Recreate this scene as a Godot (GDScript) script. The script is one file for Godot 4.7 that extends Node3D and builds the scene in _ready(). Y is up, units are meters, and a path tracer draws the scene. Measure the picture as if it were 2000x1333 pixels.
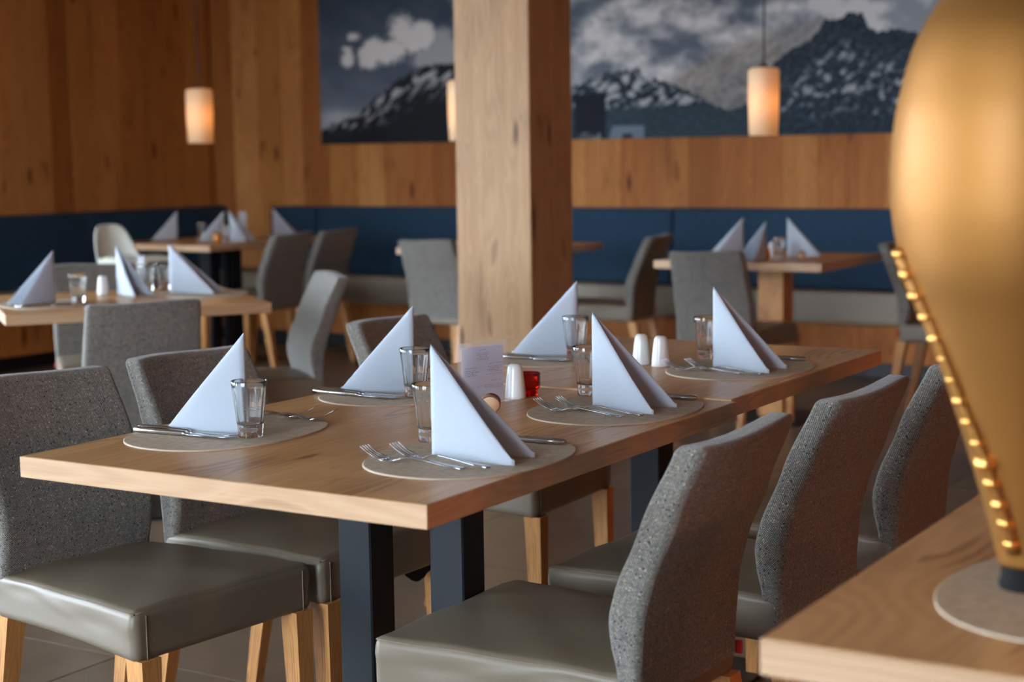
extends Node3D
# Dining room with oak panelling. Positions are written as (x, y, z) metres with z pointing away
# from the windows into the room; P() turns them into Godot's axes.

var M := {}
var protos := {}
var rng := RandomNumberGenerator.new()

func P(x: float, y: float, z: float) -> Vector3:
	return Vector3(x, y, -z)

# ------------------------------------------------------------------ naming and tagging
var used := {}
func numbered(called: String) -> String:
	if not used.has(called):
		used[called] = 0
		return called
	used[called] += 1
	return "%s_%03d" % [called, used[called]]

func tag(o: Node3D, label: String, category: String, group := "") -> void:
	o.set_meta("label", label)
	o.set_meta("category", category)
	if group != "":
		o.set_meta("group", group)

func thing(called: String, label: String, category: String, at := Vector3.ZERO, turn := 0.0, group := "") -> Node3D:
	var o := Node3D.new()
	o.name = numbered(called)
	add_child(o)
	o.position = at
	o.rotation.y = turn
	tag(o, label, category, group)
	return o

func struct(called: String) -> Node3D:
	var o := Node3D.new()
	o.name = called
	add_child(o)
	o.set_meta("kind", "structure")
	return o

func part(called: String, m: Mesh, mat: Material, parent: Node3D, at := Vector3.ZERO) -> MeshInstance3D:
	var o := MeshInstance3D.new()
	o.mesh = m
	o.material_override = mat
	o.position = at
	var n := 0
	for c in parent.get_children():
		if String(c.name) == called or String(c.name).begins_with(called + "_0") or String(c.name).begins_with(called + "_1") or String(c.name).begins_with(called + "_2"):
			n += 1
	o.name = called if n == 0 else "%s_%03d" % [called, n]
	parent.add_child(o, true)
	return o

func dup(proto: Node3D, called: String, label: String, at: Vector3, turn: float, group := "") -> Node3D:
	var o: Node3D = proto.duplicate()
	o.name = numbered(called)
	add_child(o)
	o.position = at
	o.rotation.y = turn
	o.visible = true
	o.set_meta("label", label)
	if group != "":
		o.set_meta("group", group)
	return o

# turn that points a thing's front (-Z) along (fx, fz)
func facing(fx: float, fz: float) -> float:
	return atan2(-fx, fz)

# ------------------------------------------------------------------ mesh helpers
func st_new() -> SurfaceTool:
	var st := SurfaceTool.new()
	st.begin(Mesh.PRIMITIVE_TRIANGLES)
	return st

func vtx(st: SurfaceTool, p: Vector3, uv: Vector2) -> void:
	st.set_uv(uv)
	st.add_vertex(p.snapped(Vector3(1e-6, 1e-6, 1e-6)))

# a triangle / quad whose outside is the side that n points to
func tri(st: SurfaceTool, a: Vector3, b: Vector3, c: Vector3, n: Vector3, ua := Vector2.ZERO, ub := Vector2.ZERO, uc := Vector2.ZERO) -> void:
	if (b - a).cross(c - a).dot(n) > 0.0:
		vtx(st, a, ua); vtx(st, c, uc); vtx(st, b, ub)
	else:
		vtx(st, a, ua); vtx(st, b, ub); vtx(st, c, uc)

func quad(st: SurfaceTool, a: Vector3, b: Vector3, c: Vector3, d: Vector3, n: Vector3, ua := Vector2.ZERO, ub := Vector2.ZERO, uc := Vector2.ZERO, ud := Vector2.ZERO) -> void:
	tri(st, a, b, c, n, ua, ub, uc)
	tri(st, a, c, d, n, ua, uc, ud)

func done(st: SurfaceTool) -> ArrayMesh:
	st.generate_normals()
	return st.commit()

# chamfered box; grain: axis (0 x, 1 y, 2 z) along which v of the UV runs
func boxm(size: Vector3, ch := 0.002, grain := 1, off := Vector2.ZERO, st: SurfaceTool = null, at := Vector3.ZERO, scale_uv := 1.0) -> ArrayMesh:
	var own := st == null
	if own:
		st = st_new()
	st.set_smooth_group(-1)
	var h := size * 0.5
	var c := minf(ch, minf(h.x, minf(h.y, h.z)) * 0.9)
	for ax in 3:
		for s in [-1.0, 1.0]:
			var b := (ax + 1) % 3
			var d := (ax + 2) % 3
			var n := Vector3.ZERO
			n[ax] = s
			var q := []
			for k in [[-1.0, -1.0], [1.0, -1.0], [1.0, 1.0], [-1.0, 1.0]]:
				var p := Vector3.ZERO
				p[ax] = s * h[ax]
				p[b] = k[0] * (h[b] - c)
				p[d] = k[1] * (h[d] - c)
				q.append(p)
			var va := grain if grain != ax else b
			var uax := b if va == d else d
			var uv := []
			for p in q:
				uv.append(Vector2(p[uax], p[va]) * scale_uv + off + Vector2(0.37 * ax, 0.0))
			quad(st, q[0] + at, q[1] + at, q[2] + at, q[3] + at, n, uv[0], uv[1], uv[2], uv[3])
	# edges
	for ax in 3:
		var b := (ax + 1) % 3
		var d := (ax + 2) % 3
		for sb in [-1.0, 1.0]:
			for sd in [-1.0, 1.0]:
				var p1 := Vector3.ZERO
				var p2 := Vector3.ZERO
				var n := Vector3.ZERO
				n[b] = sb; n[d] = sd
				p1[b] = sb * h[b]; p1[d] = sd * (h[d] - c)
				p2[b] = sb * (h[b] - c); p2[d] = sd * h[d]
				var q1 := p1; var q2 := p2
				p1[ax] = -(h[ax] - c); p2[ax] = -(h[ax] - c)
				q1[ax] = h[ax] - c; q2[ax] = h[ax] - c
				quad(st, p1 + at, p2 + at, q2 + at, q1 + at, n, off, off, off + Vector2(0, q1[ax] * 2), off + Vector2(0, q1[ax] * 2))
	for sx in [-1.0, 1.0]:
		for sy in [-1.0, 1.0]:
			for sz in [-1.0, 1.0]:
				var s := Vector3(sx, sy, sz)
				var i := h - Vector3(c, c, c)
				tri(st, Vector3(h.x, i.y, i.z) * s + at, Vector3(i.x, h.y, i.z) * s + at, Vector3(i.x, i.y, h.z) * s + at, s, off, off, off)
	return done(st) if own else null

# rounded box: fine rings at the edges, even steps between; deform(p, base) moves each vertex
func rbox(size: Vector3, r: float, steps: Vector3i, deform: Callable, st: SurfaceTool = null, uvs := 1.0) -> ArrayMesh:
	var own := st == null
	if own:
		st = st_new()
	st.set_smooth_group(0)
	var h := size * 0.5
	var inner := h - Vector3(r, r, r)
	var lists := []
	for ax in 3:
		var l := []
		for t in [1.0, 0.72, 0.4142, 0.18]:
			l.append(-inner[ax] - r * t)
		for k in steps[ax] + 1:
			l.append(lerpf(-inner[ax], inner[ax], float(k) / steps[ax]))
		for t in [0.18, 0.4142, 0.72, 1.0]:
			l.append(inner[ax] + r * t)
		lists.append(l)
	for ax in 3:
		var b := (ax + 1) % 3
		var d := (ax + 2) % 3
		for s in [-1.0, 1.0]:
			var n := Vector3.ZERO
			n[ax] = s
			var grid := []
			for u in lists[b]:
				var row := []
				for v in lists[d]:
					var p := Vector3.ZERO
					p[ax] = s * h[ax]; p[b] = u; p[d] = v
					var q := p.clamp(-inner, inner)
					var e := p - q
					var o := q + e.normalized() * r
					var uv := Vector2(p[b], p[d]) if ax == 2 else (Vector2(p[d], p[b]) if ax == 0 else Vector2(p[d], p[b]))
					if ax == 0:
						uv = Vector2(p.z, p.y)
					elif ax == 1:
						uv = Vector2(p.x, p.z)
					else:
						uv = Vector2(p.x, p.y)
					row.append([deform.call(o), uv * uvs + Vector2(0.31 * ax, 0.17 * ax)])
				grid.append(row)
			for i in grid.size() - 1:
				for j in grid[0].size() - 1:
					var A = grid[i][j]; var B = grid[i + 1][j]; var C = grid[i + 1][j + 1]; var D = grid[i][j + 1]
					# b x d = +ax, so the counter-clockwise order seen from +ax is A B C D
					if s > 0.0:
						vtx(st, A[0], A[1]); vtx(st, C[0], C[1]); vtx(st, B[0], B[1])
						vtx(st, A[0], A[1]); vtx(st, D[0], D[1]); vtx(st, C[0], C[1])
					else:
						vtx(st, A[0], A[1]); vtx(st, B[0], B[1]); vtx(st, C[0], C[1])
						vtx(st, A[0], A[1]); vtx(st, C[0], C[1]); vtx(st, D[0], D[1])
	return done(st) if own else null

# turned shape: profile of (radius, height) from the bottom outwards; closed if it starts and ends on the axis
func lathe(prof: Array, seg := 40, st: SurfaceTool = null, at := Vector3.ZERO, smooth := true, ribs := []) -> ArrayMesh:
	var own := st == null
	if own:
		st = st_new()
	st.set_smooth_group(0 if smooth else -1)
	var run := 0.0
	for i in prof.size() - 1:
		var a: Vector2 = prof[i]
		var b: Vector2 = prof[i + 1]
		var run2 := run + a.distance_to(b)
		for k in seg:
			var t0 := TAU * k / seg
			var t1 := TAU * ((k + 1) % seg) / seg
			var a0: float = a.x
			var a1: float = a.x
			var b0: float = b.x
			var b1: float = b.x
			if not ribs.is_empty():
				a0 *= 1.0 + ribs[i] * cos(t0 * 14.0)
				a1 *= 1.0 + ribs[i] * cos(t1 * 14.0)
				b0 *= 1.0 + ribs[i + 1] * cos(t0 * 14.0)
				b1 *= 1.0 + ribs[i + 1] * cos(t1 * 14.0)
			var p00 := Vector3(a0 * cos(t0), a.y, a0 * sin(t0)) + at
			var p01 := Vector3(a1 * cos(t1), a.y, a1 * sin(t1)) + at
			var p10 := Vector3(b0 * cos(t0), b.y, b0 * sin(t0)) + at
			var p11 := Vector3(b1 * cos(t1), b.y, b1 * sin(t1)) + at
			var u0 := float(k) / seg
			var u1 := float(k + 1) / seg
			# outside is to the right of the profile's direction when it goes up on the outside
			if a.x > 1e-6:
				vtx(st, p00, Vector2(u0, run)); vtx(st, p01, Vector2(u1, run)); vtx(st, p11, Vector2(u1, run2)); 
			if b.x > 1e-6:
				vtx(st, p00, Vector2(u0, run)); vtx(st, p11, Vector2(u1, run2)); vtx(st, p10, Vector2(u0, run2))
		run = run2
	return done(st) if own else null

# tube along points
func tube(pts: Array, r: float, seg := 8, st: SurfaceTool = null) -> ArrayMesh:
	var own := st == null
	if own:
		st = st_new()
	st.set_smooth_group(0)
	var rings := []
	for i in pts.size():
		var dir: Vector3 = (pts[mini(i + 1, pts.size() - 1)] - pts[maxi(i - 1, 0)]).normalized()
		var side := dir.cross(Vector3.UP if absf(dir.y) < 0.9 else Vector3.RIGHT).normalized()
		var up := side.cross(dir).normalized()
		var ring := []
		for k in seg:
			var t := TAU * k / seg
			ring.append(pts[i] + (side * cos(t) + up * sin(t)) * r)
		rings.append(ring)
	for i in pts.size() - 1:
		for k in seg:
			var k2 := (k + 1) % seg
			var n: Vector3 = (rings[i][k] + rings[i][k2] - pts[i] * 2.0)
			quad(st, rings[i][k], rings[i][k2], rings[i + 1][k2], rings[i + 1][k], n)
	for e in [0, pts.size() - 1]:
		var n: Vector3 = pts[e] - pts[1 if e == 0 else pts.size() - 2]
		for k in seg:
			tri(st, pts[e], rings[e][k], rings[e][(k + 1) % seg], n)
	return done(st) if own else null

# loft of rectangular sections along -Z: each station is [s, x centre, half width, y, half thickness]
func strip(stations: Array, st: SurfaceTool) -> void:
	st.set_smooth_group(0)
	var rings := []
	for q in stations:
		var w: float = q[2]
		var t: float = q[4]
		var c := Vector3(q[1], q[3], -q[0])
		rings.append([c + Vector3(-w, -t, 0), c + Vector3(w, -t, 0), c + Vector3(w, t * 0.4, 0), c + Vector3(w * 0.6, t, 0), c + Vector3(-w * 0.6, t, 0), c + Vector3(-w, t * 0.4, 0)])
	for i in rings.size() - 1:
		var cen: Vector3 = (rings[i][0] + rings[i][2] + rings[i + 1][0] + rings[i + 1][2]) * 0.25
		for k in 6:
			var a: Vector3 = rings[i][k]; var b: Vector3 = rings[i][(k + 1) % 6]
			var c2: Vector3 = rings[i + 1][(k + 1) % 6]; var d: Vector3 = rings[i + 1][k]
			quad(st, a, b, c2, d, (a + b + c2 + d) * 0.25 - cen)
	for e in [0, rings.size() - 1]:
		var n := Vector3(0, 0, 1 if e == 0 else -1)
		var g = rings[e]
		for k in range(1, 5):
			tri(st, g[0], g[k], g[k + 1], n)

# ------------------------------------------------------------------ textures
func noise_img(w: int, h: int, freq: float, sd: int, oct := 3, kind := FastNoiseLite.TYPE_SIMPLEX_SMOOTH) -> Image:
	var n := FastNoiseLite.new()
	n.seed = sd
	n.noise_type = kind
	n.frequency = freq
	n.fractal_octaves = oct
	return n.get_seamless_image(w, h, false, false, 0.2)

func bytes_of(im: Image, w: int, h: int) -> PackedByteArray:
	im.convert(Image.FORMAT_L8)
	im.resize(w, h, Image.INTERPOLATE_CUBIC)
	return im.get_data()

func tex(im: Image) -> ImageTexture:
	return ImageTexture.create_from_image(im)

# oak: grain runs along v. dark, light: sRGB ends of the grain; knots: how many
func wood_img(sd: int, dark: Color, light: Color, streak: Color, knots: int, streaks: float, strips: int) -> Image:
	var w := 1024
	var h := 1024
	var broad := bytes_of(noise_img(256, 24, 0.02, sd, 2), w, h)
	var mid := bytes_of(noise_img(512, 24, 0.05, sd + 1, 3), w, h)
	var fine := bytes_of(noise_img(1024, 64, 0.22, sd + 2, 3), w, h)
	var warp := bytes_of(noise_img(128, 96, 0.03, sd + 3, 2), w, h)
	var r := RandomNumberGenerator.new()
	r.seed = sd
	var tone := []
	for i in strips + 1:
		tone.append(r.randf_range(-1.0, 1.0))
	var kn := []
	for i in knots:
		kn.append([r.randf_range(40, w - 40), r.randf_range(60, h - 60), r.randf_range(7, 15), r.randf_range(1.4, 2.6)])
	var out := PackedByteArray()
	out.resize(w * h * 3)
	for y in h:
		for x in w:
			var i := y * w + x
			var a: float = broad[i] / 255.0
			var b: float = mid[i] / 255.0
			var c: float = fine[i] / 255.0
			var d: float = warp[i] / 255.0
			var ring := 0.5 + 0.5 * sin((a * 9.0 + d * 3.0) * 6.0)
			var t := 0.30 * b + 0.26 * c + 0.22 * a + 0.22 * ring
			if strips > 0:
				t += 0.10 * tone[int(float(x) / w * strips)]
			t = clampf((t - 0.5) * 1.5 + 0.55, 0.0, 1.0)
			var dk := clampf((ring * 0.5 + b * 0.5 + (d - 0.5) * 0.9 - (1.0 - streaks)) * 4.0, 0.0, 1.0) * clampf(0.3 + (1.0 - c) * 1.2, 0.0, 1.0)
			var col := dark.lerp(light, t).lerp(streak, dk * 0.75)
			out[i * 3] = int(clampf(col.r, 0, 1) * 255)
			out[i * 3 + 1] = int(clampf(col.g, 0, 1) * 255)
			out[i * 3 + 2] = int(clampf(col.b, 0, 1) * 255)
	for k in kn:
		var rx: float = k[2]
		var ry: float = k[2] * k[3]
		for y in range(maxi(0, int(k[1] - ry * 3)), mini(h, int(k[1] + ry * 3))):
			for x in range(maxi(0, int(k[0] - rx * 2.5)), mini(w, int(k[0] + rx * 2.5))):
				var e := Vector2((x - k[0]) / rx, (y - k[1]) / ry).length()
				var f := clampf(1.25 - e * 0.75, 0.0, 0.9)
				if f > 0.0:
					var i := (y * w + x) * 3
					out[i] = int(lerpf(out[i], streak.r * 255 * 0.8, f))
					out[i + 1] = int(lerpf(out[i + 1], streak.g * 255 * 0.75, f))
					out[i + 2] = int(lerpf(out[i + 2], streak.b * 255 * 0.7, f))
	return Image.create_from_data(w, h, false, Image.FORMAT_RGB8, out)

# tweed: a basket weave of threads of several tones, with slubs; also its relief
func weave_imgs(sd: int, w: int, cell: int, tones: Array, slub: float) -> Array:
	var r := RandomNumberGenerator.new()
	r.seed = sd
	var n := int(float(w) / cell)
	var warp := []
	var weft := []
	for i in n:
		warp.append(r.randf_range(-slub, slub))
		weft.append(r.randf_range(-slub, slub))
	var slow := FastNoiseLite.new()
	slow.seed = sd
	slow.frequency = 0.06
	var half := tones.size() / 2
	var kinds := []
	for i in n:
		kinds.append([r.randi() % half, half + r.randi() % (tones.size() - half)])
	var cells := []
	for j in n:
		var row := []
		for i in n:
			var over := (i + j) % 2 == 0
			var t: Color = tones[kinds[i][0]] if over else tones[half + r.randi() % (tones.size() - half)]
			if r.randf() < 0.05:
				t = tones[r.randi() % tones.size()]
			var s: float = 1.0 + (warp[i] if over else weft[j] * 0.25) + r.randf_range(-0.10, 0.10)
			s += (0.34 * slow.get_noise_2d(i * 5.0, j * 0.5) if over else 0.10 * slow.get_noise_2d(i * 0.5, j * 5.0 + 500.0))
			row.append(Color(t.r * s, t.g * s, t.b * s))
		cells.append(row)
	var col := PackedByteArray()
	var hgt := PackedByteArray()
	col.resize(w * w * 3)
	hgt.resize(w * w)
	for y in w:
		for x in w:
			var i := mini(int(float(x) / cell), n - 1)
			var j := mini(int(float(y) / cell), n - 1)
			var fx := (float(x) / cell - i) * 2.0 - 1.0
			var fy := (float(y) / cell - j) * 2.0 - 1.0
			var over := (i + j) % 2 == 0
			var d := (1.0 - fx * fx * 0.9) * (1.0 - fy * fy * 0.35) if over else (1.0 - fy * fy * 0.9) * (1.0 - fx * fx * 0.35)
			d = clampf(d, 0.0, 1.0)
			var c: Color = cells[j][i]
			var k := y * w + x
			col[k * 3] = int(clampf(c.r, 0, 1) * 255)
			col[k * 3 + 1] = int(clampf(c.g, 0, 1) * 255)
			col[k * 3 + 2] = int(clampf(c.b, 0, 1) * 255)
			hgt[k] = int(d * 255)
	return [Image.create_from_data(w, w, false, Image.FORMAT_RGB8, col), Image.create_from_data(w, w, false, Image.FORMAT_L8, hgt)]

func speckle_img(sd: int, w: int, base: Color, amp: float, freq: float, freq2: float) -> Image:
	var a := bytes_of(noise_img(w, w, freq, sd, 4), w, w)
	var b := bytes_of(noise_img(w, w, freq2, sd + 7, 2), w, w)
	var out := PackedByteArray()
	out.resize(w * w * 3)
	for i in w * w:
		var s: float = 1.0 + ((a[i] + b[i]) / 255.0 - 1.0) * amp
		out[i * 3] = int(clampf(base.r * s, 0, 1) * 255)
		out[i * 3 + 1] = int(clampf(base.g * s, 0, 1) * 255)
		out[i * 3 + 2] = int(clampf(base.b * s, 0, 1) * 255)
	return Image.create_from_data(w, w, false, Image.FORMAT_RGB8, out)

# height of a ridge line at x, from its corner points
func ridge(pts: Array, x: float) -> float:
	if x <= pts[0].x:
		return pts[0].y
	for i in pts.size() - 1:
		if x <= pts[i + 1].x:
			return lerpf(pts[i].y, pts[i + 1].y, (x - pts[i].x) / (pts[i + 1].x - pts[i].x))
	return pts[pts.size() - 1].y

# the print of the mural: clouds over a snowy mountain range
func mural_img() -> Image:
	var w := 1456
	var h := 288
	var cl := FastNoiseLite.new()
	cl.seed = 11
	cl.frequency = 0.0085
	cl.fractal_octaves = 5
	var rk := FastNoiseLite.new()
	rk.seed = 23
	rk.frequency = 0.022
	rk.fractal_octaves = 5
	rk.fractal_type = FastNoiseLite.FRACTAL_RIDGED
	var ja := FastNoiseLite.new()
	ja.seed = 31
	ja.frequency = 0.09
	ja.fractal_octaves = 3
	var sn := FastNoiseLite.new()
	sn.seed = 47
	sn.frequency = 0.06
	sn.fractal_octaves = 5
	var near := [Vector2(-2, 262), Vector2(37, 246), Vector2(84, 236), Vector2(126, 203), Vector2(178, 168), Vector2(235, 146), Vector2(304, 142), Vector2(360, 128), Vector2(420, 160), Vector2(480, 205), Vector2(540, 195), Vector2(582, 178), Vector2(616, 170), Vector2(664, 171), Vector2(680, 191), Vector2(701, 187), Vector2(740, 203), Vector2(779, 222), Vector2(797, 234), Vector2(830, 246), Vector2(858, 236), Vector2(880, 196), Vector2(905, 166), Vector2(924, 150), Vector2(953, 139), Vector2(974, 122), Vector2(984, 102), Vector2(1007, 104), Vector2(1023, 94), Vector2(1046, 96), Vector2(1056, 120), Vector2(1072, 126), Vector2(1103, 123), Vector2(1140, 134), Vector2(1200, 128), Vector2(1290, 160), Vector2(1456, 190)]
	var far := [Vector2(0, 300), Vector2(560, 300), Vector2(640, 215), Vector2(711, 180), Vector2(790, 140), Vector2(860, 112), Vector2(920, 96), Vector2(1000, 88), Vector2(1060, 300), Vector2(1456, 300)]
	var puffs := [[188, 76, 36, 30], [214, 92, 38, 34], [232, 82, 26, 26], [160, 110, 46, 22], [112, 122, 24, 22], [128, 106, 28, 20], [66, 122, 15, 17], [77, 82, 17, 9], [62, 104, 12, 7], [274, 106, 38, 30], [292, 130, 30, 26], [246, 130, 42, 22]]
	var out := PackedByteArray()
	out.resize(w * h * 3)
	for y in h:
		for x in w:
			var fx := float(x)
			var fy := float(y)
			var n := cl.get_noise_2d(fx, fy * 1.5)
			var n2 := ja.get_noise_2d(fx, fy)
			# sky
			var col := Color(0.20, 0.27, 0.35).lerp(Color(0.42, 0.46, 0.52), clampf(fy / 260.0 + n * 0.3, 0.0, 1.0))
			var cloud := 0.0
			if fx < 420.0:
				for q in puffs:
					var e := Vector2((fx - q[0]) / q[2], (fy - q[1]) / q[3]).length() + n2 * 0.34 + n * 0.6
					cloud = maxf(cloud, clampf((1.15 - e) * 2.2, 0.0, 1.0) * (0.62 if q[0] > 240 else 1.0))
				cloud = maxf(cloud, clampf((fy - 212.0) / 20.0, 0.0, 1.0) * 0.55 * clampf(1.0 - absf(fx - 40.0) / 110.0, 0.0, 1.0))
				cloud = maxf(cloud, clampf((fx - 285.0) / 40.0 + n, 0.0, 1.0) * clampf((84.0 - fy) / 30.0, 0.0, 1.0) * 0.75 * clampf((400.0 - fx) / 70.0, 0.0, 1.0))
			if fx > 330.0:
				var right := clampf((fx - 330.0) / 120.0, 0.0, 1.0)
				var c2 := clampf(0.62 + n * 1.15 + n2 * 0.12 - absf(fy - 128.0 - n * 25.0) * 0.0025, 0.16, 0.98)
				if fy < 118.0 and fx > 545.0 and fx < 800.0:
					c2 = clampf(c2 + 0.22 * (1.0 - absf(fx - 670.0) / 130.0), 0.0, 0.98)
				if fx > 960.0:
					c2 = clampf(c2 + 0.15, 0.45, 0.85)
				cloud = maxf(cloud, c2 * right)
			col = col.lerp(Color(0.87, 0.88, 0.885), cloud)
			# far grey slopes
			var jag := n2 * 9.0
			if fy > ridge(far, fx) + jag * 1.6:
				var s2 := rk.get_noise_2d(fx * 0.8 + fy * 0.5, fy * 0.9)
				var g := clampf(0.50 + s2 * 0.14 + n2 * 0.10, 0.25, 0.72)
				var into := clampf((fy - ridge(far, fx)) / 26.0, 0.0, 1.0)
				col = col.lerp(Color(g, g * 0.99, g * 0.98), into * 0.85)
			# near range
			var top := ridge(near, fx) + jag * (1.0 if fx < 900.0 else 0.5)
			if fy > top:
				var depth := fy - top
				var rock := Color(0.07, 0.125, 0.175).lerp(Color(0.19, 0.27, 0.325), clampf(0.45 + n2 * 0.9, 0.0, 1.0))
				if fx < 330.0:
					rock = Color(0.035, 0.06, 0.10).lerp(Color(0.09, 0.125, 0.16), clampf(0.4 + n2 * 0.8, 0.0, 1.0))
				# streaks of snow run down the flanks
				var along_s := fx * 0.75 - fy * 0.66
				var across := fx * 0.66 + fy * 0.75
				var slant := sn.get_noise_2d(along_s * 0.35, across)
				var patch := sn.get_noise_2d(fx * 0.5 + 900.0, fy * 0.8)
				var snow := 0.0
				if fx < 330.0:
					snow = clampf((slant - 0.02) * 5.0 + n2 * 0.4, 0.0, 1.0) * clampf(1.3 - depth / 60.0, 0.0, 1.0) * clampf(depth / 7.0, 0.0, 1.0)
				elif fx < 880.0:
					snow = clampf((patch * 0.7 + slant * 0.6 + 0.12) * 3.5 + n2 * 0.4, 0.0, 1.0) * clampf(depth / 8.0 - 0.3, 0.0, 1.0)
				else:
					snow = clampf((patch * 0.6 + slant * 0.7 - 0.03) * 3.0 + n2 * 0.7, 0.0, 1.0) * clampf(depth / 50.0 - 0.3, 0.0, 0.9) * clampf(1.6 - absf(depth - 88.0) / 50.0, 0.0, 1.0)
				# forest at the foot
				var foot := 236.0 if fx > 480.0 and fx < 900.0 else 262.0
				snow *= clampf((foot + n2 * 10.0 - fy) / 8.0, 0.0, 1.0)
				col = rock.lerp(Color(0.68, 0.70, 0.72), snow)
				if fx > 480.0 and fx < 900.0 and fy > foot - 2.0 + n2 * 10.0:
					col = Color(0.15, 0.225, 0.275).lerp(Color(0.20, 0.28, 0.33), clampf(0.5 + n2, 0.0, 1.0))
				if fx > 541.0 and fx < 602.0 and fy > 208.0:
					col = Color(0.06, 0.10, 0.145)
			# the house at the bottom of the slope
			if fx > 608.0 + (286.0 - fy) * 0.3 and fx < 674.0 and fy > 265.0 and fy < 288.0:
				col = Color(0.42, 0.49, 0.55) if not (fx > 632.0 and fx < 652.0 and fy > 279.0) else Color(0.10, 0.14, 0.18)
			if fx > 548.0 and fx < 592.0 and fy > 276.0 and n2 > 0.0:
				col = Color(0.45, 0.50, 0.52)
			var i := (y * w + x) * 3
			out[i] = int(clampf(col.r, 0, 1) * 255)
			out[i + 1] = int(clampf(col.g, 0, 1) * 255)
			out[i + 2] = int(clampf(col.b, 0, 1) * 255)
	return Image.create_from_data(w, h, false, Image.FORMAT_RGB8, out)

# the small print of the menu card: lines too small to read, as the photograph shows them
func menu_img() -> Image:
	var im := Image.create(256, 340, false, Image.FORMAT_RGB8)
	im.fill(Color(0.86, 0.88, 0.92))
	var r := RandomNumberGenerator.new()
	r.seed = 5
	var ink := Color(0.45, 0.46, 0.53)
	var rows := [[128, 20, 34], [128, 40, 84], [128, 50, 76], [128, 60, 40], [128, 70, 74], [128, 80, 80], [52, 124, 76], [46, 140, 64], [58, 150, 88], [46, 160, 60], [56, 170, 70], [206, 108, 70], [200, 126, 76], [206, 136, 80], [196, 146, 86], [202, 156, 70], [196, 172, 100], [206, 210, 60], [176, 236, 130], [190, 246, 110], [210, 256, 76], [100, 240, 20], [128, 290, 12]]
	for q in rows:
		var x: int = q[0] - int(q[2] * 0.5)
		var end: int = q[0] + int(q[2] * 0.5)
		while x < end:
			var l := r.randi_range(4, 12)
			for k in l:
				if r.randf() < 0.8:
					im.fill_rect(Rect2i(mini(x + k, 255), q[1] + r.randi_range(-1, 1), 1, r.randi_range(2, 4)), ink)
			x += l + 4
	im.fill_rect(Rect2i(232, 12, 6, 6), Color(0.86, 0.66, 0.62))
	return im

# ------------------------------------------------------------------ materials
func mat(called: String, col: Color, rough: float, t: Texture2D = null, uvs := Vector3.ONE) -> StandardMaterial3D:
	var m := StandardMaterial3D.new()
	m.resource_name = called
	m.albedo_color = col
	m.roughness = rough
	if t:
		m.albedo_texture = t
		m.uv1_scale = uvs
	M[called] = m
	return m

func relief(m: StandardMaterial3D, t: Texture2D, cm: float) -> void:
	m.heightmap_enabled = true
	m.heightmap_texture = t
	m.heightmap_scale = cm

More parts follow.
